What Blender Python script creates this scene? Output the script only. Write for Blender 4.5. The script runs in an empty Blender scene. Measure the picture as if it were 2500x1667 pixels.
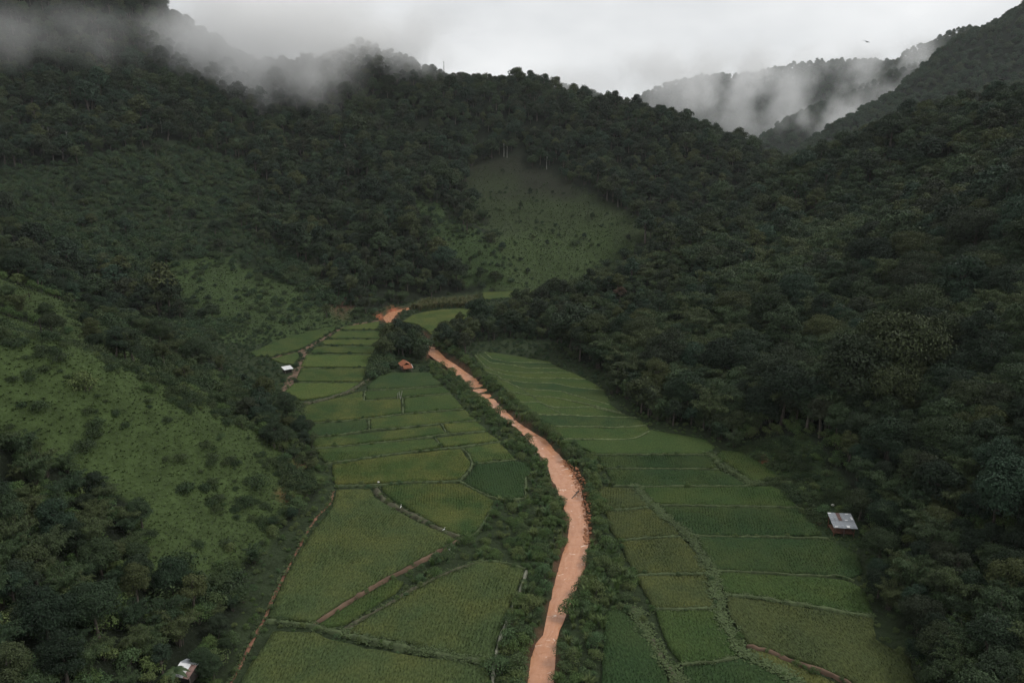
import bpy, math, random
import numpy as np
from mathutils import Vector, Matrix
from mathutils.geometry import delaunay_2d_cdt

random.seed(4)
rng = np.random.default_rng(11)
R = math.radians
scene = bpy.context.scene
col = scene.collection

# ------------------------------------------------------------------ camera
F_PX, CX, CY = 1667.0, 1250.0, 833.5          # focal length and centre of the 2500 px wide photograph
CAM_Z, PITCH = 60.0, R(13.93)
cam_d = bpy.data.cameras.new('camera')
cam = bpy.data.objects.new('camera', cam_d)
col.objects.link(cam)
cam.location = (0, 0, CAM_Z)
cam.rotation_euler = (R(90) - PITCH, 0, 0)
cam_d.sensor_width = 36.0
cam_d.lens = 36.0 * F_PX / 2500.0
cam_d.clip_start = 1.0
cam_d.clip_end = 12000.0
scene.camera = cam

# ------------------------------------------------------------------ sky, sun, exposure
SUN_EL, SUN_AZ = R(50), R(78)                  # azimuth clockwise from +Y: the light comes from the right
world = bpy.data.worlds.new('World')
scene.world = world
world.use_nodes = True
nt = world.node_tree
nt.nodes.clear()


def N(tree, kind, **kw):
    n = tree.nodes.new(kind)
    for k, v in kw.items():
        setattr(n, k, v)
    return n


wo = N(nt, 'ShaderNodeOutputWorld')
bg = N(nt, 'ShaderNodeBackground')
bg.inputs['Strength'].default_value = 0.1
skyt = N(nt, 'ShaderNodeTexSky', sky_type='NISHITA', sun_disc=False)
skyt.sun_elevation = SUN_EL
skyt.sun_rotation = SUN_AZ
tc = N(nt, 'ShaderNodeTexCoord')
mp = N(nt, 'ShaderNodeMapping')
mp.inputs['Scale'].default_value = (1.6, 1.6, 4.0)
ns = N(nt, 'ShaderNodeTexNoise')
ns.inputs['Scale'].default_value = 2.3
ns.inputs['Detail'].default_value = 5
ns.inputs['Roughness'].default_value = 0.5
cr = N(nt, 'ShaderNodeValToRGB')
cr.color_ramp.elements[0].position = 0.3
cr.color_ramp.elements[0].color = (7.2, 7.35, 7.45, 1)
cr.color_ramp.elements[1].position = 0.7
cr.color_ramp.elements[1].color = (9.9, 9.95, 9.95, 1)
mx = N(nt, 'ShaderNodeMix', data_type='RGBA')
mx.inputs[0].default_value = 0.94
nt.links.new(tc.outputs['Generated'], mp.inputs['Vector'])
nt.links.new(mp.outputs['Vector'], ns.inputs['Vector'])
nt.links.new(ns.outputs['Fac'], cr.inputs['Fac'])
nt.links.new(skyt.outputs['Color'], mx.inputs[6])
nt.links.new(cr.outputs['Color'], mx.inputs[7])
nt.links.new(mx.outputs[2], bg.inputs['Color'])
nt.links.new(bg.outputs['Background'], wo.inputs['Surface'])

sun_d = bpy.data.lights.new('sun', 'SUN')
sun_d.energy = 1.5
sun_d.angle = R(16)
sun_d.color = (1.0, 0.96, 0.9)
sun = bpy.data.objects.new('sun', sun_d)
col.objects.link(sun)
sdir = Vector((math.sin(SUN_AZ) * math.cos(SUN_EL), math.cos(SUN_AZ) * math.cos(SUN_EL), math.sin(SUN_EL)))
sun.rotation_euler = sdir.to_track_quat('Z', 'Y').to_euler()
sun.location = (300, 100, 500)

vs = scene.view_settings
vs.view_transform = 'Standard'
vs.look = 'None'
vs.exposure = 0.0
vs.gamma = 1.0
cy = scene.cycles
cy.use_denoising = True
cy.max_bounces = 20
cy.diffuse_bounces = 2
cy.glossy_bounces = 2
cy.transmission_bounces = 2
cy.transparent_max_bounces = 6
cy.volume_bounces = 20
cy.volume_step_rate = 0.25
cy.volume_max_steps = 256


# ------------------------------------------------------------------ helpers: pixels, tags, meshes
SP, CP = math.sin(PITCH), math.cos(PITCH)


def ray(px, py):
    u, v = (px - CX) / F_PX, (CY - py) / F_PX
    return u, CP + v * SP, -SP + v * CP


def G(px, py, z=0.0):
    dx, dy, dz = ray(px, py)
    t = (z - CAM_Z) / dz
    return dx * t, dy * t


def W(px, py, Y):
    dx, dy, dz = ray(px, py)
    t = Y / dy
    return dx * t, Y, CAM_Z + dz * t


def project(x, y, z):
    zz = z - CAM_Z
    d = y * CP - zz * SP
    up = y * SP + zz * CP
    d = np.where(np.abs(d) < 1e-3, 1e-3, d)
    return CX + F_PX * x / d, CY - F_PX * up / d, d


DS = 2500.0 / 2352.0


def dd(pts):
    return [(x * DS, y * DS) for x, y in pts]


def crop(x0, y0, s):
    return lambda pts: [(x0 + x / s, y0 + y / s) for x, y in pts]


c5 = crop(600, 650, 2.6133)
c8 = crop(800, 1100, 2.6133)
c7 = crop(0, 1100, 2.352)
c6 = crop(1400, 600, 2.1382)
cR = crop(1500, 1100, 2.352)


def tag(o, label=None, cat=None, group=None, kind=None):
    if label: o['label'] = label
    if cat: o['category'] = cat
    if group: o['group'] = group
    if kind: o['kind'] = kind
    return o


def link(o, parent=None):
    col.objects.link(o)
    if parent is not None:
        o.parent = parent
    return o


def empty(name, loc=(0, 0, 0), rz=0.0):
    o = bpy.data.objects.new(name, None)
    o.location = loc
    o.rotation_euler = (0, 0, rz)
    o.empty_display_size = 0.3
    return link(o)


def mesh_np(name, verts, faces_flat, loop_tot, smooth=False, mats=()):
    """fast mesh from numpy arrays; loop_tot is a constant face size or an array"""
    verts = np.asarray(verts, dtype=np.float32)
    faces_flat = np.asarray(faces_flat, dtype=np.int32).ravel()
    me = bpy.data.meshes.new(name)
    if np.isscalar(loop_tot):
        nf = len(faces_flat) // loop_tot
        tot = np.full(nf, loop_tot, dtype=np.int32)
    else:
        tot = np.asarray(loop_tot, dtype=np.int32)
        nf = len(tot)
    start = np.concatenate([[0], np.cumsum(tot)[:-1]]).astype(np.int32)
    me.vertices.add(len(verts))
    me.vertices.foreach_set('co', verts.ravel())
    me.loops.add(len(faces_flat))
    me.loops.foreach_set('vertex_index', faces_flat)
    me.polygons.add(nf)
    me.polygons.foreach_set('loop_start', start)
    me.polygons.foreach_set('loop_total', tot)
    me.polygons.foreach_set('use_smooth', np.full(nf, smooth, dtype=bool))
    for m in mats:
        me.materials.append(m)
    me.update(calc_edges=True)
    return me


def set_attr(me, name, kind, domain, data):
    a = me.attributes.new(name, kind, domain)
    key = {'FLOAT': 'value', 'INT': 'value', 'FLOAT_VECTOR': 'vector', 'FLOAT_COLOR': 'color'}[kind]
    a.data.foreach_set(key, np.asarray(data, dtype=np.int32 if kind == 'INT' else np.float32).ravel())


class MB:
    """collects boxes, tubes and polygons into one mesh"""
    def __init__(self):
        self.v, self.f = [], []

    def poly(self, pts, faces):
        o = len(self.v)
        self.v += [tuple(p) for p in pts]
        self.f += [tuple(o + i for i in f) for f in faces]
        return self

    def box(self, c, s, m=None):
        hx, hy, hz = s[0] / 2, s[1] / 2, s[2] / 2
        pts = [Vector((x * hx, y * hy, z * hz)) for z in (-1, 1) for y in (-1, 1) for x in (-1, 1)]
        if m is not None:
            pts = [m @ p for p in pts]
        pts = [p + Vector(c) for p in pts]
        return self.poly(pts, [(0, 2, 3, 1), (4, 5, 7, 6), (0, 1, 5, 4), (2, 6, 7, 3), (0, 4, 6, 2), (1, 3, 7, 5)])

    def tube(self, pts, rad, n=6, cap=True):
        pts = [Vector(p) for p in pts]
        if not hasattr(rad, '__len__'):
            rad = [rad] * len(pts)
        o = len(self.v)
        for i, p in enumerate(pts):
            t = (pts[min(i + 1, len(pts) - 1)] - pts[max(i - 1, 0)]).normalized()
            a = t.orthogonal().normalized() if abs(t.z) > 0.9 else Vector((0, 0, 1)).cross(t).normalized()
            b = t.cross(a)
            for k in range(n):
                an = 2 * math.pi * k / n
                self.v.append(tuple(p + (a * math.cos(an) + b * math.sin(an)) * rad[i]))
        for i in range(len(pts) - 1):
            for k in range(n):
                k2 = (k + 1) % n
                self.f.append((o + i * n + k, o + i * n + k2, o + (i + 1) * n + k2, o + (i + 1) * n + k))
        if cap:
            self.f.append(tuple(o + (len(pts) - 1) * n + k for k in range(n)))
            self.f.append(tuple(o + n - 1 - k for k in range(n)))
        return self

    def mesh(self, name, mat, smooth=False):
        me = bpy.data.meshes.new(name)
        me.from_pydata(self.v, [], self.f)
        me.materials.append(mat)
        if smooth:
            me.polygons.foreach_set('use_smooth', [True] * len(me.polygons))
        me.update()
        return me

    def build(self, name, mat, parent=None, smooth=False):
        return link(bpy.data.objects.new(name, self.mesh(name, mat, smooth)), parent)


def pip(px, py, poly):
    px, py = np.asarray(px), np.asarray(py)
    inside = np.zeros(px.shape, bool)
    n = len(poly)
    for i in range(n):
        x1, y1 = poly[i]
        x2, y2 = poly[(i + 1) % n]
        if y1 == y2:
            continue
        c = ((y1 > py) != (y2 > py)) & (px < (x2 - x1) * (py - y1) / (y2 - y1) + x1)
        inside ^= c
    return inside


def vnoise(x, y, s, seed=0):
    """smooth value noise in [-1, 1]"""
    x, y = np.asarray(x) / s + seed * 17.3, np.asarray(y) / s - seed * 9.1
    xi, yi = np.floor(x), np.floor(y)
    fx, fy = x - xi, y - yi
    fx, fy = fx * fx * (3 - 2 * fx), fy * fy * (3 - 2 * fy)

    def h(a, b):
        q = np.sin(a * 127.1 + b * 311.7 + seed * 74.7) * 43758.5453
        return q - np.floor(q)
    a = h(xi, yi) * (1 - fx) + h(xi + 1, yi) * fx
    b = h(xi, yi + 1) * (1 - fx) + h(xi + 1, yi + 1) * fx
    return (a * (1 - fy) + b * fy) * 2 - 1


# ------------------------------------------------------------------ materials
def mat_new(name):
    m = bpy.data.materials.new(name)
    m.use_nodes = True
    t = m.node_tree
    t.nodes.clear()
    out = N(t, 'ShaderNodeOutputMaterial')
    p = N(t, 'ShaderNodeBsdfPrincipled')
    t.links.new(p.outputs[0], out.inputs['Surface'])
    return m, t, p, out


def ramp(t, stops, interp='LINEAR'):
    r = N(t, 'ShaderNodeValToRGB')
    r.color_ramp.interpolation = interp
    e = r.color_ramp.elements
    while len(e) < len(stops):
        e.new(0.5)
    for el, (p, c) in zip(e, stops):
        el.position = p
        el.color = (c[0], c[1], c[2], 1)
    return r


def plain(name, c, rough=0.8, var=0.3, scale=3.0, metal=0.0, spec=0.3):
    m, t, p, out = mat_new(name)
    n = N(t, 'ShaderNodeTexNoise')
    n.inputs['Scale'].default_value = scale
    n.inputs['Detail'].default_value = 4
    tcn = N(t, 'ShaderNodeTexCoord')
    t.links.new(tcn.outputs['Object'], n.inputs['Vector'])
    r = ramp(t, [(0.3, [v * (1 - var) for v in c]), (0.7, [min(1, v * (1 + var)) for v in c])])
    t.links.new(n.outputs['Fac'], r.inputs['Fac'])
    t.links.new(r.outputs['Color'], p.inputs['Base Color'])
    p.inputs['Roughness'].default_value = rough
    p.inputs['Metallic'].default_value = metal
    p.inputs['Specular IOR Level'].default_value = spec
    return m


def leaf_mat(name, tones, rough=0.6, spec=0.14, leafvar=0.4):
    """foliage: tone by plant, small variation by leaf"""
    m, t, p, out = mat_new(name)
    oi = N(t, 'ShaderNodeObjectInfo')
    r = ramp(t, [(i / (len(tones) - 1), c) for i, c in enumerate(tones)])
    t.links.new(oi.outputs['Random'], r.inputs['Fac'])
    at = N(t, 'ShaderNodeAttribute', attribute_name='leafvar')
    mr = N(t, 'ShaderNodeMapRange')
    mr.inputs['To Min'].default_value = 1 - leafvar
    mr.inputs['To Max'].default_value = 1 + leafvar
    t.links.new(at.outputs['Fac'], mr.inputs['Value'])
    mu = N(t, 'ShaderNodeVectorMath', operation='SCALE')
    t.links.new(r.outputs['Color'], mu.inputs[0])
    t.links.new(mr.outputs['Result'], mu.inputs['Scale'])
    t.links.new(mu.outputs['Vector'], p.inputs['Base Color'])
    p.inputs['Roughness'].default_value = rough
    p.inputs['Specular IOR Level'].default_value = spec
    return m


M = {}
M['leaf'] = leaf_mat('broadleaf_foliage', [(.014, .025, .014), (.042, .064, .028), (.019, .033, .018), (.072, .086, .034), (.026, .048, .026),
                                           (.040, .048, .027), (.016, .032, .018), (.056, .086, .040), (.027, .041, .024), (.036, .066, .040), (.018, .029, .016), (.062, .080, .036)])
M['leaf_olive'] = leaf_mat('olive_foliage', [(.070, .082, .036), (.080, .090, .040)])
M['leaf_dead'] = leaf_mat('dry_brown_foliage', [(.085, .058, .040), (.10, .07, .05)])
M['bamboo'] = leaf_mat('bamboo_foliage', [(.030, .053, .027), (.054, .084, .036), (.070, .088, .036), (.040, .068, .036)])
M['bush'] = leaf_mat('bush_foliage', [(.056, .098, .034), (.086, .134, .044), (.108, .138, .050), (.068, .100, .042), (.066, .118, .050)])
M['scrub'] = leaf_mat('scrub_foliage', [(.033, .062, .031), (.050, .086, .038), (.064, .090, .038), (.040, .064, .033), (.046, .083, .043)])
M['banana'] = leaf_mat('banana_leaf', [(.06, .10, .045), (.08, .12, .05)], rough=0.4)
M['bark'] = plain('bark', (.10, .085, .07), 0.9, 0.35, 2.0)
M['pale_bark'] = plain('pale_bark', (.34, .33, .30), 0.85, 0.25, 2.0)
M['dark_wood'] = plain('charred_wood', (.03, .026, .022), 0.9)
M['orange_wood'] = plain('weathered_red_wood', (.15, .075, .048), 0.8, 0.35, 4.0)
M['grey_wood'] = plain('grey_weathered_wood', (.16, .14, .12), 0.85)
M['orange_roof'] = plain('rusty_orange_roof', (.33, .125, .065), 0.6, 0.3, 3.5)
M['grey_roof'] = plain('grey_corrugated_sheet', (.40, .42, .445), 0.4, 0.25, 2.5, 0.0, 0.5)
M['rust_roof'] = plain('rusty_corrugated_sheet', (.24, .15, .13), 0.6, 0.35, 3.0)
M['white_roof'] = plain('white_roof_sheet', (.80, .80, .80), 0.45, 0.06, 2.0)
M['white'] = plain('white_feathers', (.82, .82, .78), 0.7, 0.06)
M['bird'] = plain('dark_feathers', (.012, .012, .014), 0.7, 0.2)
M['rock'] = plain('orange_rock', (.31, .14, .072), 0.8, 0.6, 1.2)
M['pale_rock'] = plain('pale_rock', (.62, .60, .54), 0.8, 0.2, 2.0)
M['red_soil'] = plain('red_soil', (.155, .075, .047), 0.95, 0.6, 0.5)
M['dirt'] = plain('brown_dirt_track', (.115, .075, .050), 0.95, 0.4, 0.5)
M['grey_path'] = plain('grey_trodden_path', (.17, .175, .13), 0.9, 0.2, 1.0)


def ground_mat():
    m, t, p, out = mat_new('hill_ground')
    at = N(t, 'ShaderNodeAttribute', attribute_name='cover')
    tcn = N(t, 'ShaderNodeTexCoord')
    n = N(t, 'ShaderNodeTexNoise')
    n.inputs['Scale'].default_value = 0.35
    n.inputs['Detail'].default_value = 7
    n.inputs['Roughness'].default_value = 0.65
    t.links.new(tcn.outputs['Object'], n.inputs['Vector'])
    mr = N(t, 'ShaderNodeMapRange')
    mr.inputs['From Min'].default_value = 0.25
    mr.inputs['From Max'].default_value = 0.75
    mr.inputs['To Min'].default_value = 0.55
    mr.inputs['To Max'].default_value = 1.45
    t.links.new(n.outputs['Fac'], mr.inputs['Value'])
    mu = N(t, 'ShaderNodeVectorMath', operation='SCALE')
    t.links.new(at.outputs['Color'], mu.inputs[0])
    t.links.new(mr.outputs['Result'], mu.inputs['Scale'])
    t.links.new(mu.outputs['Vector'], p.inputs['Base Color'])
    p.inputs['Roughness'].default_value = 0.95
    p.inputs['Specular IOR Level'].default_value = 0.1
    n2 = N(t, 'ShaderNodeTexNoise')
    n2.inputs['Scale'].default_value = 1.6
    n2.inputs['Detail'].default_value = 6
    t.links.new(tcn.outputs['Object'], n2.inputs['Vector'])
    b = N(t, 'ShaderNodeBump')
    b.inputs['Strength'].default_value = 0.8
    b.inputs['Distance'].default_value = 0.6
    t.links.new(n2.outputs['Fac'], b.inputs['Height'])
    t.links.new(b.outputs['Normal'], p.inputs['Normal'])
    return m


def rice_mat():
    """rice: the field's tone is the object's colour, alpha is how much of it has gone yellow"""
    m, t, p, out = mat_new('rice_plants')
    oi = N(t, 'ShaderNodeObjectInfo')
    ge = N(t, 'ShaderNodeNewGeometry')
    n = N(t, 'ShaderNodeTexNoise')
    n.inputs['Scale'].default_value = 0.11
    n.inputs['Detail'].default_value = 5
    n.inputs['Roughness'].default_value = 0.62
    t.links.new(ge.outputs['Position'], n.inputs['Vector'])
    fine = N(t, 'ShaderNodeTexNoise')
    fine.inputs['Scale'].default_value = 2.6
    fine.inputs['Detail'].default_value = 4
    mpf = N(t, 'ShaderNodeMapping')
    mpf.inputs['Scale'].default_value = (1.6, 0.7, 1.0)
    t.links.new(ge.outputs['Position'], mpf.inputs['Vector'])
    t.links.new(mpf.outputs['Vector'], fine.inputs['Vector'])
    # patches of paler and yellower plants
    r1 = ramp(t, [(0.38, (0, 0, 0)), (0.68, (1, 1, 1))])
    t.links.new(n.outputs['Fac'], r1.inputs['Fac'])
    mx1 = N(t, 'ShaderNodeMix', data_type='RGBA')
    mx1.inputs[7].default_value = (.096, .100, .029, 1)
    mt = N(t, 'ShaderNodeMath', operation='MULTIPLY')
    t.links.new(r1.outputs['Color'], mt.inputs[0])
    t.links.new(oi.outputs['Alpha'], mt.inputs[1])
    t.links.new(mt.outputs[0], mx1.inputs[0])
    t.links.new(oi.outputs['Color'], mx1.inputs[6])
    # fine variation between plants
    mr = N(t, 'ShaderNodeMapRange')
    mr.inputs['From Min'].default_value = 0.25
    mr.inputs['From Max'].default_value = 0.75
    mr.inputs['To Min'].default_value = 0.55
    mr.inputs['To Max'].default_value = 1.45
    t.links.new(fine.outputs['Fac'], mr.inputs['Value'])
    mu = N(t, 'ShaderNodeVectorMath', operation='SCALE')
    t.links.new(mx1.outputs[2], mu.inputs[0])
    t.links.new(mr.outputs['Result'], mu.inputs['Scale'])
    t.links.new(mu.outputs['Vector'], p.inputs['Base Color'])
    p.inputs['Roughness'].default_value = 0.9
    p.inputs['Specular IOR Level'].default_value = 0.08
    b = N(t, 'ShaderNodeBump')
    b.inputs['Strength'].default_value = 0.6
    b.inputs['Distance'].default_value = 0.25
    t.links.new(fine.outputs['Fac'], b.inputs['Height'])
    t.links.new(b.outputs['Normal'], p.inputs['Normal'])
    return m


def water_mat():
    m, t, p, out = mat_new('muddy_river_water')
    ge = N(t, 'ShaderNodeNewGeometry')
    n = N(t, 'ShaderNodeTexNoise')
    n.inputs['Scale'].default_value = 0.12
    n.inputs['Detail'].default_value = 4
    fl = N(t, 'ShaderNodeAttribute', attribute_name='flow')
    mfl = N(t, 'ShaderNodeMapping')
    mfl.inputs['Scale'].default_value = (.55, 3.2, 1.0)
    t.links.new(fl.outputs['Vector'], mfl.inputs['Vector'])
    t.links.new(mfl.outputs['Vector'], n.inputs['Vector'])
    n.inputs['Scale'].default_value = 0.6
    n.inputs['Roughness'].default_value = 0.65
    n.inputs['Distortion'].default_value = 0.6
    r = ramp(t, [(0.2, (.42, .185, .092)), (0.5, (.49, .235, .127)), (0.8, (.55, .29, .168))])
    t.links.new(n.outputs['Fac'], r.inputs['Fac'])
    mpn = N(t, 'ShaderNodeMapping')
    mpn.inputs['Scale'].default_value = (0.75, 1.3, 1.0)
    t.links.new(ge.outputs['Position'], mpn.inputs['Vector'])
    n2 = N(t, 'ShaderNodeTexNoise')
    n2.inputs['Scale'].default_value = 0.9
    n2.inputs['Detail'].default_value = 5
    n2.inputs['Distortion'].default_value = 0.8
    t.links.new(mpn.outputs['Vector'], n2.inputs['Vector'])
    # foam on the crests
    rf = ramp(t, [(0.64, (0, 0, 0)), (0.71, (1, 1, 1))])
    t.links.new(n2.outputs['Fac'], rf.inputs['Fac'])
    mx1 = N(t, 'ShaderNodeMix', data_type='RGBA')
    mx1.inputs[7].default_value = (.85, .68, .55, 1)
    mt = N(t, 'ShaderNodeMath', operation='MULTIPLY')
    mt.inputs[1].default_value = 0.75
    t.links.new(rf.outputs['Color'], mt.inputs[0])
    t.links.new(mt.outputs[0], mx1.inputs[0])
    t.links.new(r.outputs['Color'], mx1.inputs[6])
    t.links.new(mx1.outputs[2], p.inputs['Base Color'])
    p.inputs['Roughness'].default_value = 0.09
    p.inputs['Specular IOR Level'].default_value = 0.5
    b = N(t, 'ShaderNodeBump')
    b.inputs['Strength'].default_value = 0.45
    b.inputs['Distance'].default_value = 0.4
    t.links.new(n2.outputs['Fac'], b.inputs['Height'])
    t.links.new(b.outputs['Normal'], p.inputs['Normal'])
    return m


M['ground'] = ground_mat()
M['rice'] = rice_mat()
M['water'] = water_mat()
M['grass'] = leaf_mat('slope_grass', [(.054, .082, .028), (.062, .088, .030)], leafvar=0.7)

# ------------------------------------------------------------------ river outline (photograph pixels)
river_left = (c5([(1115, 255), (1010, 272), (920, 295), (882, 325), (905, 362), (955, 397), (1010, 430), (1080, 452), (1135, 485),
                  (1165, 522), (1180, 565), (1222, 597), (1290, 640), (1350, 690), (1430, 765), (1530, 870), (1590, 920),
                  (1660, 990), (1740, 1032), (1800, 1090), (1860, 1170)]) +
              c8([(1410, 80), (1432, 150), (1475, 240), (1500, 320), (1530, 380), (1553, 460), (1550, 540), (1530, 620), (1508, 700),
                  (1480, 800), (1450, 900), (1430, 980), (1408, 1080), (1388, 1170), (1345, 1230), (1320, 1300), (1308, 1400),
                  (1298, 1482), (1290, 1620), (1300, 1900)]))
river_right = (c5([(1120, 262), (1018, 284), (978, 292), (942, 320), (938, 345), (962, 372), (1025, 398), (1095, 425), (1155, 470),
                   (1205, 520), (1262, 585), (1325, 625), (1385, 668), (1440, 705), (1500, 755), (1570, 845), (1650, 920),
                   (1725, 995), (1815, 1052), (1900, 1105), (1958, 1175)]) +
               c8([(1505, 65), (1550, 130), (1588, 210), (1610, 300), (1633, 380), (1645, 470), (1650, 560), (1640, 650), (1620, 750),
                   (1590, 840), (1560, 900), (1522, 1000), (1490, 1090), (1465, 1150), (1442, 1230), (1432, 1330), (1428, 1400),
                   (1425, 1482), (1425, 1620), (1440, 1900)]))
WATER_Z = -0.9
RL = np.array([G(x, y, WATER_Z) for x, y in river_left])
RR = np.array([G(x, y, WATER_Z) for x, y in river_right])


def resample(P, n):
    P = np.asarray(P, float)
    s = np.concatenate([[0], np.cumsum(np.hypot(*np.diff(P, axis=0).T))])
    q = np.linspace(0, s[-1], n)
    return np.stack([np.interp(q, s, P[:, i]) for i in range(P.shape[1])], 1)


_k = np.arange(len(RL))
_q = np.linspace(0, len(RL) - 1, 360)
RLs = np.stack([np.interp(_q, _k, RL[:, i]) for i in (0, 1)], 1)
RRs = np.stack([np.interp(_q, _k, RR[:, i]) for i in (0, 1)], 1)
RC = (RLs + RRs) / 2
RWID = np.hypot(*(RLs - RRs).T) / 2


def river_dist(x, y):
    """distance outside the water's edge (negative inside)"""
    x, y = np.asarray(x, float), np.asarray(y, float)
    best = np.full(x.shape, 1e9)
    for (cx, cyy), w in zip(RC[::3], RWID[::3]):
        d = np.hypot(x - cx, y - cyy) - w
        best = np.minimum(best, d)
    return best


# ------------------------------------------------------------------ the hills as height functions
def tps(P):
    P = np.array(P, float)
    n = len(P)
    XY, Z = P[:, :2] / 100.0, P[:, 2]
    d = np.hypot(XY[:, None, 0] - XY[None, :, 0], XY[:, None, 1] - XY[None, :, 1])
    K = np.where(d > 0, d * d * np.log(np.maximum(d, 1e-9)), 0) + np.eye(n) * 0.02
    Q = np.hstack([np.ones((n, 1)), XY])
    A = np.block([[K, Q], [Q.T, np.zeros((3, 3))]])
    sol = np.linalg.solve(A, np.concatenate([Z, np.zeros(3)]))

    def f(x, y):
        x, y = np.asarray(x) / 100.0, np.asarray(y) / 100.0
        out = sol[n] + sol[n + 1] * x + sol[n + 2] * y
        for i in range(n):
            r2 = (x - XY[i, 0]) ** 2 + (y - XY[i, 1]) ** 2
            out = out + sol[i] * 0.5 * r2 * np.log(np.maximum(r2, 1e-12))
        return out
    return f


def WD(x, y, Y, drop=0.0):
    a = W(x * DS, y * DS, Y)
    return a[0], a[1], a[2] - drop


def GD(x, y, z=0.0):
    a = G(x * DS, y * DS, 0.0)
    return a[0], a[1], z


# near left spur with the grass slope
spur_pts = [GD(540, 1568, -.5), GD(610, 1420, -.5), GD(700, 1220, -.5), GD(768, 1125, -.5), GD(745, 1060, -.5), GD(703, 965, -.5), GD(670, 905, -.5),
            WD(0, 1568, 55, 4), WD(250, 1300, 78, 3), WD(120, 1420, 66, 4), WD(0, 1100, 85, 3), WD(0, 900, 98), WD(0, 735, 110), WD(300, 1000, 108),
            WD(480, 1150, 107), WD(300, 870, 119), WD(530, 975, 127), WD(650, 1045, 131), WD(150, 800, 114), WD(560, 1250, 99, 1),
            WD(420, 1480, 74, 0),
            (-105, 128, 30), (-88, 138, 20.5), (-74, 146, 12), WD(300, 800, 152), WD(0, 662, 156), WD(150, 730, 153), WD(440, 860, 156), WD(540, 905, 160),
            WD(0, 610, 178, 3), WD(340, 770, 188, 4), WD(180, 690, 183, 4), WD(560, 860, 192, 3), WD(620, 880, 186, 2),
            (-96, 222, -1), (-120, 228, 4), (-150, 235, 12), (-180, 225, 30), (-230, 200, 60), (-150, 120, 62), (-120, 60, 58), (-90, 30, 46), (-70, 10, 34),
            (-34, 40, -1), (-34, 10, -1), (-10, 60, -12), (-10, 120, -18), (-20, 180, -15), (-60, 230, -6), (-60, 300, -30), (-150, 300, -20), (-230, 290, 5), (-300, 230, 60)]
# big left mountain and the ridge behind the valley
mtn_pts = [GD(575, 802, -.5), GD(700, 770, -.5), GD(880, 733, -.5), GD(890, 706, 0), GD(1000, 690, -.5), GD(1090, 672, -.5), GD(1200, 652, -.5), GD(1330, 655, -1),
           WD(400, 655, 300), WD(250, 600, 310), WD(0, 505, 330), WD(560, 690, 288), WD(0, 400, 380, 3), WD(0, 300, 430, 6), WD(0, 100, 540, 8), WD(0, -70, 610, 8),
           WD(300, 400, 400, 3), WD(300, 250, 470, 7), WD(300, 110, 555, 8), WD(330, -10, 620, 8), WD(450, 95, 612, 8), WD(560, 150, 600, 8),
           WD(500, 540, 350), WD(600, 480, 415, 3), WD(600, 300, 510, 8), WD(600, 220, 560, 8), WD(700, 620, 330, 1), WD(760, 660, 312, 4),
           WD(850, 560, 352, 8), WD(850, 430, 430, 9), WD(850, 300, 520, 9), WD(860, 200, 585, 9), WD(700, 140, 640, 9), WD(860, 112, 640, 9), WD(940, 150, 640, 9),
           WD(1030, 165, 635, 9), WD(1150, 178, 625, 9), WD(1300, 206, 612, 8), WD(1460, 245, 595, 8), WD(1600, 295, 570, 8), WD(1740, 355, 540, 8),
           WD(1830, 400, 510, 8), WD(1050, 300, 545, 9), WD(1250, 310, 540, 9), WD(1450, 350, 520, 9), WD(1600, 390, 510, 8),
           WD(960, 600, 342, 8), WD(990, 480, 410, 5), WD(1080, 530, 385), WD(1170, 602, 366), WD(1030, 620, 352, 2), WD(1120, 520, 415), WD(1185, 590, 381),
           WD(1100, 400, 500), WD(1180, 380, 515), WD(1280, 500, 430), WD(1330, 600, 383), WD(1400, 420, 480), WD(1450, 560, 400), WD(1520, 520, 425), WD(1200, 620, 376),
           (-410, 690, 175), (-200, 720, 110), (0, 720, 100), (150, 690, 80), (260, 660, 40), (300, 560, 18), (250, 480, 10), (150, 420, 4), (60, 390, 0),
           (330, 400, 0), (420, 600, 0), (-20, 300, -15), (-60, 250, -12), (40, 320, -16), (0, 200, -40), (200, 330, -20), (-120, 235, -12), (-230, 240, 6),
           (-520, 600, 260), (-520, 400, 150), (-400, 300, 60), (-300, 250, 20), (-520, 250, 60)]
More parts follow.
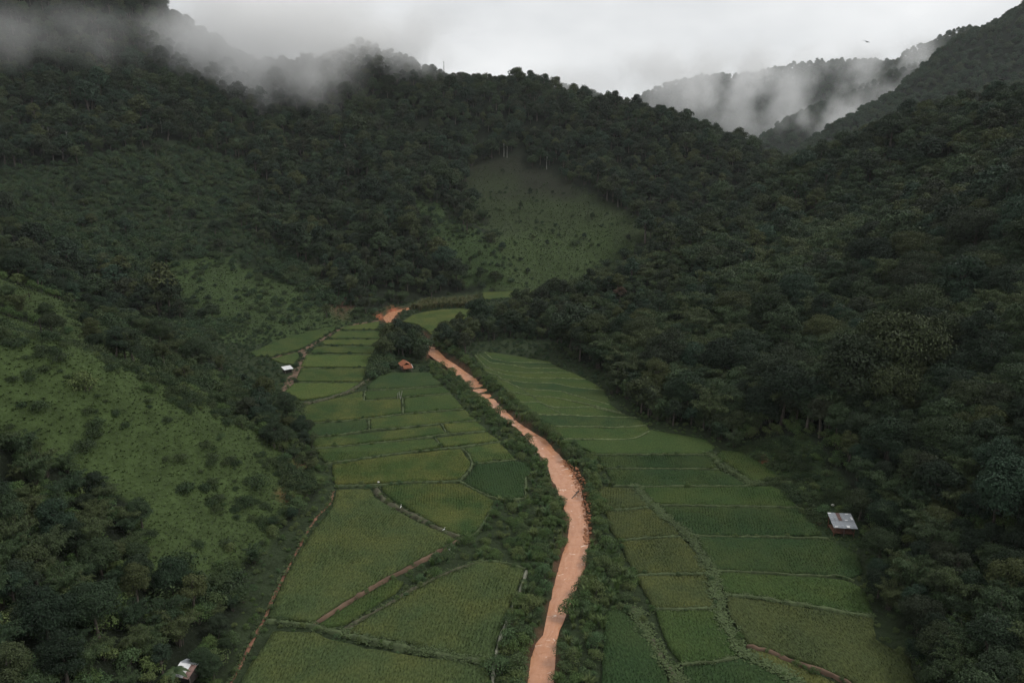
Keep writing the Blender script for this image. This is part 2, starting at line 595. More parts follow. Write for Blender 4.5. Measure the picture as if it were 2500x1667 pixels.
# right hill
right_pts = [GD(2110, 1568, -.5), GD(2000, 1380, -.5), GD(1960, 1240, -.5), GD(1905, 1190, -.5), GD(1820, 1100, -.5), GD(1700, 1035, -.5), GD(1640, 1005, -.5), GD(1440, 935, -.5),
             GD(1390, 865, -.5), GD(1090, 808, -.5), GD(1000, 782, -.5), GD(2080, 1490, -.5),
             WD(2352, 1568, 60, 4), WD(2352, 1300, 76, 4), WD(2200, 1250, 88, 5), WD(2100, 1150, 102, 5), WD(2352, 1000, 100, 5), WD(2352, 700, 150, 6), WD(2352, 450, 228, 7), WD(2352, 240, 325, 9),
             WD(2000, 900, 134, 6), WD(2150, 750, 165, 7), WD(2000, 600, 218, 8), WD(2150, 480, 260, 8), WD(2000, 400, 345, 8), WD(2000, 328, 425, 9), WD(2100, 272, 410, 9), WD(2220, 245, 370, 9),
             WD(1830, 382, 470, 9), WD(1850, 950, 141, 4), WD(1750, 800, 180, 7), WD(1800, 600, 250, 8), WD(1830, 480, 340, 8), WD(1600, 800, 192, 7), WD(1600, 600, 270, 8), WD(1650, 450, 400, 9), WD(1720, 410, 440, 9),
             WD(1500, 548, 360, 9), WD(1400, 590, 335, 9), WD(1300, 628, 315, 9), WD(1450, 750, 215, 6), WD(1300, 740, 240, 7), WD(1200, 700, 265, 7), WD(1180, 760, 240, 5),
             (-6, 292, -.5), (40, 345, -1), (75, 395, 3), (125, 440, 12), (190, 520, 20), (260, 520, 20), (330, 450, 45), (-30, 262, -1), (-40, 240, -4),
             (0, 170, -16), (10, 110, -16), (20, 60, -14), (60, 20, 1), (-40, 200, -20), (-60, 300, -20), (0, 350, -14), (60, 470, -12), (200, 640, -20),
             (300, 200, 90), (300, 300, 115), (420, 400, 90), (200, 60, 60), (120, 20, 38), (500, 500, 40), (450, 250, 110)]
f_spur, f_mtn, f_right = tps(spur_pts), tps(mtn_pts), tps(right_pts)
NB = [(c[0], c[1]) for c in RC]


def smax(a, b, k=2.5):
    h = np.clip(0.5 + 0.5 * (a - b) / k, 0, 1)
    return b * (1 - h) + a * h + k * h * (1 - h) - 0.0


def hills(x, y):
    x, y = np.asarray(x, float), np.asarray(y, float)
    a, b, c = f_spur(x, y), f_mtn(x, y), f_right(x, y)
    a = np.where(y > 330, -30, a)
    c = np.where((x < -60), -30, c)
    b = np.where(y < 150, -30, b)
    return a, b, c


def height(x, y, carve=True):
    x, y = np.asarray(x, float), np.asarray(y, float)
    a, b, c = hills(x, y)
    h = smax(smax(a, b, 3), c, 3)
    rough = np.clip(h / 6, 0, 1)
    h = h + rough * (vnoise(x, y, 22, 1) * 1.6 + vnoise(x, y, 9, 2) * 0.7) + rough * np.clip(h / 60, 0, 1) * vnoise(x, y, 55, 3) * 5
    h = np.where(h > -1.5, smax(h, np.zeros_like(h), 1.2) - 0.3 * np.clip(1 - np.abs(h) / 1.2, 0, 1), 0)
    h = np.maximum(h, 0)
    if carve:
        rd = river_dist(x, y)
        tcv = np.clip((rd + 0.6) / 2.2, 0, 1)
        tcv = tcv * tcv * (3 - 2 * tcv)
        h = np.where(rd < 3.0, h * tcv - 1.7 * (1 - tcv), h)
    return h


# ------------------------------------------------------------------ land cover (photograph regions, used to decide what grows where)
REG = {
    'grass_slope': dd([(-200, 560), (0, 715), (150, 770), (310, 850), (540, 965), (700, 1075), (735, 1110), (650, 1190), (590, 1290), (455, 1410), (385, 1375), (325, 1270),
                       (300, 1160), (150, 1065), (0, 1015), (-200, 950)]),
    'grass_strip': dd([(-200, 530), (0, 636), (200, 716), (340, 780), (480, 845), (560, 890), (600, 940), (560, 975), (430, 905), (300, 840), (120, 750), (0, 690), (-200, 600)]),
    'shrub_slope': dd([(-100, 400), (150, 370), (420, 330), (580, 380), (640, 470), (560, 520), (700, 600), (780, 700), (640, 780), (560, 800), (420, 720), (250, 650), (0, 520), (-100, 480)]),
    'grass_foot': dd([(350, 600), (520, 590), (640, 640), (760, 700), (880, 725), (700, 770), (575, 800), (460, 740)]),
    'clearing': dd([(1075, 372), (1180, 356), (1300, 405), (1430, 480), (1530, 535), (1450, 575), (1380, 640), (1300, 668), (1090, 668), (1175, 612), (1110, 520), (1065, 440)]),
    'green_spur': dd([(930, 450), (1010, 470), (1110, 540), (1185, 605), (1165, 650), (1060, 650), (990, 570)]),
    'hut_grass': dd([(1665, 1020), (1790, 1000), (1890, 1020), (1950, 1120), (1985, 1230), (1965, 1265), (1890, 1245), (1840, 1150), (1770, 1090)]),
}


def region(px, py):
    r = np.full(np.shape(px), '', dtype='U12')
    for k in ('shrub_slope', 'grass_foot', 'clearing', 'green_spur', 'hut_grass', 'grass_slope', 'grass_strip'):
        r[pip(px, py, REG[k])] = k
    return r


COVER = {'': (.014, .019, .011), 'grass_slope': (.046, .069, .024), 'grass_strip': (.040, .060, .022), 'shrub_slope': (.024, .036, .018),
         'grass_foot': (.040, .062, .023), 'clearing': (.044, .054, .025), 'green_spur': (.036, .058, .022), 'hut_grass': (.034, .054, .024)}

# ------------------------------------------------------------------ terrain
gx = np.concatenate([np.arange(-640, -200, 8), np.arange(-200, -110, 4), np.arange(-110, 120, 1.5), np.arange(120, 200, 4), np.arange(200, 561, 8)])
gy = np.concatenate([np.arange(-60, 36, 8), np.arange(36, 300, 1.5), np.arange(300, 420, 3.0), np.arange(420, 780, 7)])
XX, YY = np.meshgrid(gx, gy)
ZZ = height(XX, YY)
ha, hb, hc = hills(XX, YY)
tpx, tpy, tdep = project(XX, YY, ZZ)
treg = region(tpx + vnoise(XX, YY, 12, 12) * 22 + vnoise(XX, YY, 5, 13) * 12, tpy + vnoise(XX, YY, 11, 14) * 18 + vnoise(XX, YY, 5, 15) * 8)
cover = np.zeros(XX.shape + (4,), np.float32)
cover[..., 3] = 1
for k, c in COVER.items():
    cover[treg == k, :3] = c
flat = ZZ < 0.35
cover[flat & (treg == '')] = (.028, .040, .019, 1)
# upper clearing is browner
cl = treg == 'clearing'
wq = np.clip((tpy + vnoise(XX, YY, 18, 17) * 45 - 400 * DS) / (170 * DS), 0, 1)[..., None]
blend = np.array((.020, .023, .014)) * (1 - wq) + np.array((.042, .062, .024)) * wq
cover[cl, :3] = blend[cl]
rdist = river_dist(XX, YY)
cover[(rdist < .7 + .8 * vnoise(XX, YY, 6, 16))] = (.085, .050, .031, 1)
for (sx, sy, rad, cc) in [(697, 1212, 15, (.15, .05, .03)), (735, 1130, 14, (.13, .062, .036)), (835, 738, 30, (.085, .045, .03)), (1857, 1129, 10, (.17, .06, .035)), (1955, 1200, 12, (.12, .07, .04)),
                          (960, 762, 12, (.30, .10, .05)), (925, 772, 9, (.30, .10, .05))]:
    w = np.exp(-(((tpx - sx) / rad) ** 2 + ((tpy - sy) / rad) ** 2) * (1.2 + 0.6 * vnoise(XX, YY, 5, 5)))
    w = (w * 1.2).clip(0, 1)[..., None]
    w[(tdep < 20)] = 0
    cover[..., :3] = cover[..., :3] * (1 - w) + np.array(cc) * w

ny, nx = XX.shape
idx = np.arange(ny * nx).reshape(ny, nx)
quads = np.stack([idx[:-1, :-1], idx[:-1, 1:], idx[1:, 1:], idx[1:, :-1]], -1).reshape(-1, 4)
vxyz = np.stack([XX, YY, ZZ], -1).reshape(-1, 3)
who = np.where(ZZ < 0.3, 0, 1 + np.argmax(np.stack([ha, hb, hc]), 0)).ravel()
qwho = np.max(who[quads], axis=1)
for wid, nm, lab in ((0, 'valley_floor', 'flat valley floor between the forested hills'),
                     (1, 'grassy_spur_hill', 'near grassy hill spur on the left of the valley'),
                     (2, 'forested_mountain', 'big forested mountain and ridge closing the valley'),
                     (3, 'forested_hill', 'dark forested hill right of the valley')):
    q = quads[qwho == wid]
    used, inv = np.unique(q, return_inverse=True)
    me = mesh_np(nm, vxyz[used], inv.reshape(-1, 4), 4, True, [M['ground']])
    set_attr(me, 'cover', 'FLOAT_COLOR', 'POINT', cover.reshape(-1, 4)[used])
    tag(link(bpy.data.objects.new(nm, me)), lab, kind='structure')


def ground_z(x, y):
    return float(height(np.array([x]), np.array([y]))[0])


# land far beyond, out to the horizon
apron = MB()
ring = [(3300 * math.cos(a) * 1.0, 100 + 3300 * math.sin(a)) for a in np.linspace(0, 2 * math.pi, 49)[:-1]]
apron.poly([(x, y, -3.0) for x, y in ring], [tuple(range(48))])
ap = apron.build('ground', M['ground'])
set_attr(ap.data, 'cover', 'FLOAT_COLOR', 'POINT', np.tile((.02, .024, .015, 1), (48, 1)))
tag(ap, 'land beyond the hills', kind='structure')

# distant slopes
FAR = {
    'far_slope': ([WD(2352, 0, 1000, 9), WD(2450, -60, 1010, 9), WD(2200, 78, 985, 9), WD(2120, 150, 960, 9), WD(2060, 205, 945, 9), WD(1980, 245, 930, 9), WD(1900, 295, 915, 9), WD(1835, 350, 900, 9),
                   WD(2200, 200, 860, 9), WD(2352, 150, 850, 9), WD(2050, 290, 850, 9), WD(1900, 345, 860, 9), WD(2352, 260, 700, 9), WD(2100, 300, 760, 9),
                   (640, 560, 70), (520, 600, 30), (400, 700, 10), (330, 800, 0), (320, 900, 20), (300, 1000, -10), (700, 700, 150), (900, 900, 250), (480, 1100, 30), (640, 1150, 120), (800, 1150, 200), (950, 1100, 260), (1000, 700, 220)],
                  (260, 1000, 540, 1180)),
    'far_valley_slope': ([WD(2160, 95, 1550, 9), WD(2110, 108, 1540, 9), WD(2050, 150, 1500, 9), WD(1960, 195, 1440, 9), WD(1880, 240, 1370, 9), WD(1800, 285, 1310, 9), WD(1745, 322, 1270, 9),
                          WD(2000, 240, 1300, 9), WD(1850, 310, 1220, 9), WD(2150, 170, 1300, 9), (380, 1150, 40), (380, 1300, 60), (420, 1450, 40), (600, 1600, 120), (800, 1700, 200), (950, 1650, 270),
                          (900, 1300, 260), (700, 1150, 160), (1100, 1500, 330), (300, 1250, 0)],
                         (320, 1080, 1080, 1720)),
    'far_blue_hill': ([WD(1440, 240, 2250, 9), WD(1490, 212, 2250, 9), WD(1540, 190, 2250, 9), WD(1620, 175, 2250, 9), WD(1740, 165, 2250, 9), WD(1850, 150, 2250, 9), WD(1950, 140, 2250, 9),
                       WD(1560, 290, 1950, 9), WD(1700, 300, 1900, 9), WD(1640, 240, 2080, 9), WD(1800, 260, 1980, 9), WD(1500, 260, 2060, 9), (250, 2000, 180), (700, 1750, 60), (500, 1700, 60), (300, 1750, 70), (900, 1800, 120),
                       (600, 2500, 260), (1000, 2500, 280), (300, 2500, 180), (1250, 2100, 330)],
                      (240, 1260, 1700, 2460)),
    'misty_back_ridge': ([WD(1180, 175, 1000, 8), WD(1270, 180, 1000, 8), WD(1340, 192, 990, 8), WD(1400, 212, 980, 8), WD(1480, 262, 960, 8), (120, 900, 110), (60, 900, 120), (0, 1000, 150), (200, 900, 80), (250, 960, 70),
                          (100, 1100, 130), (0, 1100, 150)], (-20, 240, 880, 1110)),
}
FARH = {}
for nm, (pts, (x0, x1, y0, y1)) in FAR.items():
    f = tps(pts)
    st = 12 if y0 < 1100 else 18
    xs, ys = np.arange(x0, x1 + 1, st), np.arange(y0, y1 + 1, st)
    A, B = np.meshgrid(xs, ys)

    def hf(x, y, f=f, y0=y0):
        return f(x, y) + vnoise(x, y, 90, 6) * 9 + vnoise(x, y, 40, 7) * 5
    FARH[nm] = hf
    Z = np.maximum(hf(A, B), -4)
    n2, n1 = A.shape
    ii = np.arange(n1 * n2).reshape(n2, n1)
    q = np.stack([ii[:-1, :-1], ii[:-1, 1:], ii[1:, 1:], ii[1:, :-1]], -1).reshape(-1, 4)
    me = mesh_np(nm, np.stack([A, B, Z], -1).reshape(-1, 3), q, 4, True, [M['ground']])
    set_attr(me, 'cover', 'FLOAT_COLOR', 'POINT', np.tile((.020, .026, .018, 1), (n1 * n2, 1)))
    tag(link(bpy.data.objects.new(nm, me)), nm.replace('_', ' ') + ' under the cloud', kind='structure')

# ------------------------------------------------------------------ river
n, mseg = 360, 9
V = []
for i in range(n):
    for j in range(mseg):
        k = j / (mseg - 1)
        k = -0.18 + 1.36 * k
        x, y = RLs[i] * (1 - k) + RRs[i] * k
        V.append((x, y, 0))
V = np.array(V)
V[:, 2] = WATER_Z + 0.05 * vnoise(V[:, 0], V[:, 1], 1.7, 3) + 0.035 * vnoise(V[:, 0], V[:, 1], 0.8, 4)
ii = np.arange(n * mseg).reshape(n, mseg)
q = np.stack([ii[:-1, :-1], ii[:-1, 1:], ii[1:, 1:], ii[1:, :-1]], -1).reshape(-1, 4)
rme = mesh_np('river', V, q, 4, True, [M['water']])
_al = np.concatenate([[0], np.cumsum(np.hypot(*np.diff(RC, axis=0).T))])
set_attr(rme, 'flow', 'FLOAT_VECTOR', 'POINT', [(_al[i_], -1.36 + 2.72 * j_ / (mseg - 1), 0) for i_ in range(n) for j_ in range(mseg)])
tag(link(bpy.data.objects.new('river', rme)), 'muddy orange-brown river winding through the rice fields', kind='structure')
# ------------------------------------------------------------------ rice fields
T = {'deep': (.025, .048, .018), 'mid': (.034, .060, .019), 'lite': (.046, .073, .021), 'grey': (.046, .067, .026), 'olive': (.044, .058, .023)}
ORD = ['first', 'second', 'third', 'fourth', 'fifth', 'sixth', 'seventh', 'eighth', 'ninth', 'tenth']
fields = []


def fld(pts, tone, yel, label):
    fields.append((pts, tone, yel, label))


# left bank, far stack beside the dirt track
fld(c5([(30, 548), (200, 472), (430, 407), (600, 372), (556, 412), (460, 462), (340, 525), (170, 572), (60, 572)]), 'mid', .4, 'long tapering paddy between the left hill foot and the dirt track')
fld(c5([(160, 590), (330, 545), (338, 575), (300, 622), (240, 618)]), 'mid', .4, 'small corner paddy behind the white-roofed hut')
stack = [[(640, 383), (848, 352), (862, 400), (602, 402)], [(585, 414), (862, 412), (868, 458), (530, 458)], [(505, 468), (866, 468), (848, 502), (470, 498)],
         [(452, 512), (845, 512), (822, 553), (396, 551)], [(385, 565), (816, 565), (792, 641), (350, 637)], [(350, 652), (788, 652), (742, 731), (318, 731)],
         [(308, 744), (722, 744), (640, 795), (500, 828), (350, 850), (245, 800)]]
for i, p in enumerate(stack):
    fld(c5(p), 'mid' if i % 2 else 'lite', .55, '%s paddy strip down from the river bend, right of the dirt track' % ORD[i])
# left bank, middle block in front of the orange hut
mid_f = [
    ([(850, 692), (930, 678), (1170, 678), (1250, 752), (1000, 774), (780, 780), (772, 768)], 'deep', .3, 'dark green paddy directly in front of the orange-roofed hut'),
    ([(792, 794), (1010, 786), (1255, 766), (1308, 803), (1000, 826), (765, 850), (757, 802)], 'mid', .2, 'paddy strip second from the orange-roofed hut'),
    ([(370, 890), (500, 858), (650, 818), (742, 794), (752, 858), (985, 842), (996, 930), (700, 970), (380, 990), (352, 930)], 'mid', .7, 'wide paddy left of the pale stakes, below the ragged bund'),
    ([(1012, 840), (1310, 814), (1386, 900), (1200, 918), (1012, 930)], 'mid', .3, 'paddy right of the pale stakes towards the river'),
    ([(385, 1005), (600, 994), (766, 974), (780, 1028), (720, 1048), (550, 1072), (392, 1081)], 'deep', .2, 'short dark paddy against the left hill foot'),
    ([(796, 972), (1000, 947), (1400, 917), (1460, 972), (1250, 996), (1000, 1021), (796, 1036)], 'mid', .6, 'long paddy with a brownish riverside end, mid valley'),
    ([(400, 1096), (700, 1069), (1240, 1011), (1274, 1062), (900, 1105), (444, 1154)], 'mid', .6, 'long paddy ending in a brown patch before a cross bund'),
    ([(1262, 1006), (1472, 988), (1536, 1043), (1296, 1062)], 'lite', .9, 'small yellow-green paddy by the left river bank'),
    ([(450, 1166), (900, 1122), (1196, 1096), (1244, 1146), (800, 1210), (505, 1246)], 'mid', .4, 'long paddy third above the big oblong field'),
    ([(1218, 1093), (1542, 1056), (1616, 1108), (1400, 1130), (1262, 1146)], 'lite', .7, 'yellow-green paddy wedge above the blunt-ended field by the river'),
    ([(552, 1266), (750, 1234), (1000, 1199), (1366, 1162), (1432, 1245), (1422, 1286), (1356, 1354), (1100, 1364), (700, 1384), (574, 1386), (556, 1320)], 'lite', .95, 'big oblong paddy with a tan rounded right end'),
    ([(1396, 1157), (1618, 1122), (1716, 1222), (1455, 1250), (1428, 1200)], 'mid', .6, 'green paddy between the rounded field end and river bushes'),
    ([(1462, 1268), (1720, 1238), (1815, 1262), (1832, 1310), (1780, 1340), (1774, 1468), (1620, 1478), (1510, 1436), (1390, 1375), (1446, 1302)], 'deep', .1, 'deep green five-sided paddy by the river bushes'),
]
for p, t, yl, lab in mid_f:
    fld(c5(p), t, yl, lab)
fld(c8([(345, 222), (600, 206), (845, 210), (945, 258), (1064, 322), (1026, 390), (975, 478), (936, 520), (872, 538), (770, 508), (570, 398), (410, 305), (352, 252)]), 'mid', .7, 'kite-shaped paddy enclosed by a dark curved bund')
fld([(822, 1194), (905, 1192), (914, 1214), (1008, 1268), (1118, 1316), (1083, 1330), (1003, 1372), (941, 1406), (873, 1444), (797, 1493), (760, 1516), (664, 1505), (656, 1502), (677, 1449), (727, 1352), (769, 1289), (812, 1238)],
    'grey', .55, 'largest paddy, pale grey-green, beside the red dirt path')
fld([(777, 1524), (880, 1458), (955, 1415), (985, 1418), (965, 1445), (905, 1480), (845, 1520), (800, 1530)], 'mid', .4, 'narrow grassy paddy strip beside the diagonal dirt bund')
fld(c8([(960, 706), (1100, 711), (1250, 750), (1240, 800), (1168, 960), (1108, 1110), (1048, 1295), (1040, 1328), (800, 1284), (500, 1214), (125, 1154), (255, 1062), (455, 944), (705, 806), (855, 742)]), 'grey', .5, 'big near paddy edged by a grey trodden path by the river')
fld([(668, 1541), (765, 1543), (808, 1560), (893, 1582), (985, 1597), (1193, 1626), (1192, 1760), (545, 1760), (600, 1640)], 'grey', .5, 'nearest paddy at the bottom edge, left of the river')
# beyond the river bend
fld(c5([(1000, 350), (1060, 310), (1140, 290), (1250, 275), (1420, 268), (1440, 300), (1400, 330), (1320, 345), (1300, 385), (1240, 412), (1180, 430), (1150, 400), (1080, 365)]), 'lite', .8, 'bright paddy inside the river bend behind the grove')
fld(c5([(1500, 165), (1700, 158), (1860, 150), (1850, 178), (1700, 195), (1520, 210)]), 'mid', .7, 'farthest paddy at the foot of the cleared hillside')
# right bank terraces
L = [c5(p) for p in (
    [(1530, 543), (1640, 560), (1800, 585), (1930, 606), (1950, 612)],
    [(1522, 548), (1570, 590), (1680, 610), (1800, 616), (1950, 618)],
    [(1478, 556), (1560, 615), (1700, 630), (1800, 650), (2010, 652)],
    [(1462, 566), (1530, 640), (1600, 660), (1750, 680), (2085, 678)],
    [(1490, 630), (1590, 668), (1650, 692), (1800, 712), (1980, 714), (2180, 722)],
    [(1520, 668), (1600, 692), (1640, 722), (1780, 742), (1970, 747), (2100, 775), (2290, 790)],
    [(1560, 704), (1680, 742), (1760, 782), (1900, 792), (2010, 797), (2120, 830), (2330, 885)],
    [(1640, 770), (1690, 800), (1830, 827), (1980, 837), (2150, 872), (2400, 935)],
    [(1740, 868), (1860, 864), (1970, 900), (2200, 895), (2420, 945)],
    [(1836, 946), (2030, 948), (2352, 962), (2500, 968)],
    [(1935, 1021), (2200, 1024), (2352, 1028), (2560, 1016)],
    [(2030, 1100), (2352, 1105), (2490, 1096), (2580, 1050)])]
for i in range(len(L) - 1):
    fld(L[i] + L[i + 1][::-1], ('mid', 'deep', 'mid', 'lite')[i % 4], .35, '%s terraced paddy counting from the right-bank tree line' % (ORD + ['eleventh'])[i])
rows = [
    (cR([(-285, -62), (0, -66), (127, -70), (185, -100), (205, -120), (525, -64), (575, -20), (548, 14), (0, 16), (-110, 14)]), 'wide dark paddy just below the curved terraces'),
    (cR([(-105, 26), (0, 26), (548, 25), (592, 98), (0, 94), (-60, 96)]), 'dark paddy two rows above the leaning grass bund'),
    (cR([(-50, 104), (0, 104), (600, 109), (780, 196), (145, 200), (-5, 190)]), 'dark paddy left of the leaning grass bund'),
    (cR([(150, 208), (790, 206), (900, 205), (1010, 245), (1035, 316), (850, 311), (250, 304), (215, 285)]), 'dark paddy crossing to the rough ground above the tin-roofed hut'),
    (cR([(262, 318), (850, 326), (1040, 330), (1120, 390), (1165, 440), (1195, 480), (980, 483), (860, 486), (455, 479), (350, 405)]), 'dark paddy immediately left of the tin-roofed hut'),
    (cR([(462, 494), (860, 500), (1040, 508), (1200, 504), (1310, 545), (1400, 600), (1430, 700), (1350, 728), (1180, 706), (900, 692), (585, 678), (520, 590)]), 'wide dark paddy just below the tin-roofed hut'),
    (cR([(600, 694), (900, 710), (1180, 725), (1350, 748), (1440, 800), (1485, 935), (1300, 911), (1100, 876), (850, 832), (640, 806), (610, 780)]), 'paddy second below the tin-roofed hut'),
]
for i, (p, lab) in enumerate(rows):
    fld(p, 'deep' if i % 3 else 'mid', .25, lab)
fld(cR([(650, 836), (850, 856), (1100, 900), (1482, 960), (1500, 1080), (1690, 1180), (1760, 1420), (1500, 1420), (1390, 1330), (1150, 1222), (1000, 1176), (900, 1138), (765, 1098), (722, 1020), (655, 930)]), 'olive', .35, 'big near right paddy with a brown streak, under the trees')
fld(cR([(775, 1140), (870, 1160), (1000, 1214), (1300, 1340), (1420, 1420), (1200, 1420), (1060, 1330), (900, 1240), (790, 1186)]), 'olive', .9, 'narrow brownish paddy strip beneath the red soil bund')
fld(c6([(775, 1066), (860, 1072), (940, 1112), (1060, 1192), (1090, 1212), (938, 1226), (856, 1166), (748, 1092)]), 'mid', .4, 'small pointed paddy beyond the leaning grass bund')
# right bank, column beside the river
colf = [
    ([(-75, 200), (-10, 212), (110, 214), (200, 312), (0, 330), (-60, 325), (-110, 290)], 'olive', .8, 'first small paddy of the riverside column, beside the orange rocks'),
    ([(-50, 340), (0, 348), (205, 334), (320, 412), (375, 478), (210, 490), (25, 505), (-20, 460)], 'olive', .8, 'second small paddy of the riverside column'),
    ([(35, 525), (220, 504), (385, 496), (470, 590), (530, 695), (300, 698), (120, 698), (70, 620)], 'olive', .95, 'third paddy of the riverside column with a yellow corner'),
    ([(125, 718), (300, 714), (528, 712), (550, 800), (572, 894), (400, 898), (230, 898), (180, 820)], 'olive', .95, 'fourth paddy of the riverside column with an orange-brown corner'),
    ([(240, 918), (580, 914), (612, 980), (668, 1086), (708, 1172), (560, 1202), (395, 1214), (330, 1150), (280, 1050)], 'mid', .4, 'fifth paddy of the riverside column'),
    ([(400, 1236), (560, 1226), (735, 1194), (840, 1226), (960, 1300), (1080, 1420), (430, 1420), (395, 1320)], 'deep', .2, 'sixth paddy of the riverside column, at the bottom edge'),
]
for p, t, yl, lab in colf:
    fld(cR(p), t, yl * .55, lab)
fld(c8([(1775, 1020), (1850, 1008), (1940, 1068), (2010, 1155), (2070, 1255), (2155, 1400), (2200, 1620), (1745, 1620), (1752, 1400), (1762, 1200)]), 'deep', .15, 'plain dark paddy right of the river at the bottom edge')


def densify(P, step, jit, closed=True):
    out = []
    n_ = len(P)
    for i in range(n_ if closed else n_ - 1):
        a, b = np.array(P[i]), np.array(P[(i + 1) % n_])
        k = max(1, int(np.hypot(*(b - a)) / step))
        nrm = np.array([-(b - a)[1], (b - a)[0]]) / max(1e-6, np.hypot(*(b - a)))
        for j in range(k):
            out.append(a + (b - a) * j / k + nrm * rng.uniform(-jit, jit))
    if not closed:
        out.append(np.array(P[-1]))
    return out


FIELD_W = []
for pts, tone, yel, lab in fields:
    P = [G(x, y, 0.3) for x, y in pts]
    FIELD_W.append(P)
    B = densify(P, 0.9, 0.12)
    B = [tuple(b) for b in B]
    bx = [b[0] for b in B]
    by = [b[1] for b in B]
    area = 0.5 * abs(sum(bx[i] * by[i - 1] - bx[i - 1] * by[i] for i in range(len(B))))
    st = max(0.9, math.sqrt(area) / 45)
    X1, Y1 = np.meshgrid(np.arange(min(bx), max(bx), st), np.arange(min(by), max(by), st))
    X1, Y1 = X1.ravel() + rng.uniform(-.3, .3, X1.size) * st, Y1.ravel() + rng.uniform(-.3, .3, X1.size) * st
    ins = pip(X1, Y1, B)
    dmin = np.full(X1.shape, 1e9)
    for b in B[::1]:
        dmin = np.minimum(dmin, np.hypot(X1 - b[0], Y1 - b[1]))
    ins &= dmin > 0.45
    allp = [Vector(b) for b in B] + [Vector((a, b)) for a, b in zip(X1[ins], Y1[ins])]
    nb = len(B)
    vo, eo, fo = delaunay_2d_cdt(allp, [(i, (i + 1) % nb) for i in range(nb)], [], 1, 1e-4)[:3]
    vo = np.array([(v.x, v.y) for v in vo])
    lvl = 0.30 + rng.uniform(-.04, .05)
    z = lvl + 0.06 * vnoise(vo[:, 0], vo[:, 1], 2.2, 8) + 0.05 * vnoise(vo[:, 0], vo[:, 1], 7, 9)
    verts = [(a, b, c) for (a, b), c in zip(vo, z)]
    mb = MB()
    mb.poly(verts, [tuple(f) for f in fo])
    # sides of the stand of rice, down to the mud
    cnt = {}
    for f in fo:
        for i in range(len(f)):
            e = (f[i], f[(i + 1) % len(f)])
            cnt[tuple(sorted(e))] = cnt.get(tuple(sorted(e)), []) + [e]
    for es in cnt.values():
        if len(es) == 1:
            a, b = es[0]
            o = len(mb.v)
            mb.v += [(vo[a][0], vo[a][1], -0.05), (vo[b][0], vo[b][1], -0.05)]
            mb.f.append((b, a, o, o + 1))
    ob = mb.build('rice_paddy', M['rice'], None, True)
    c = T[tone]
    jit = rng.uniform(.9, 1.1)
    ob.color = (c[0] * jit, c[1] * jit, c[2] * jit, yel)
    tag(ob, lab, 'rice field', 'rice paddies on the valley floor', 'structure')
    if min(by) < 135:
        ang = rng.uniform(-.25, .25)
        ca, sa = math.cos(ang), math.sin(ang)
        ext = max(max(bx) - min(bx), max(by) - min(by))
        mx_, my_ = (max(bx) + min(bx)) / 2, (max(by) + min(by)) / 2
        U, Vv = np.meshgrid(np.arange(-ext, ext, .5), np.arange(-ext, ext, .42))
        U, Vv = U.ravel() + rng.normal(0, .05, U.size), Vv.ravel() + rng.normal(0, .09, U.size)
        xr, yr = mx_ + U * ca - Vv * sa, my_ + U * sa + Vv * ca
        kk = pip(xr, yr, B) & (yr < 140) & (yr > 58)
        xr, yr = xr[kk], yr[kk]
        if len(xr):
            nb3 = 3
            n3 = len(xr) * nb3
            az = rng.uniform(0, 6.283, n3)
            d3 = np.stack([np.cos(az), np.sin(az), np.zeros(n3)], 1)
            s3 = np.stack([-d3[:, 1], d3[:, 0], d3[:, 2]], 1)
            grow = np.repeat(.8 + .3 * vnoise(xr, yr, 6, 61) + .15 * vnoise(xr, yr, 2, 62), nb3)
            h3 = (.34 * grow * rng.uniform(.7, 1.2, n3))[:, None]
            b3 = np.stack([np.repeat(xr, nb3), np.repeat(yr, nb3), np.full(n3, lvl - .05)], 1) + d3 * .05
            t3 = b3 + d3 * h3 * .55 + np.array([0, 0, 1.0]) * h3
            v3 = np.stack([b3 - s3 * .05, b3 + s3 * .05, t3], 1).reshape(-1, 3)
            rp_ = link(bpy.data.objects.new('rice_plants', mesh_np('rice_plants', v3, np.arange(n3 * 3), 3, False, [M['rice']])), ob)
            rp_.color = ob.color
            rp_['kind'] = 'stuff'

# ------------------------------------------------------------------ bunds and paths
bunds = []


def bund(pts, w=0.7, h=0.42, mat='bund', label='low grassy bund between rice paddies', tuft=1.0):
    bunds.append((pts, w, h, mat, label, tuft))


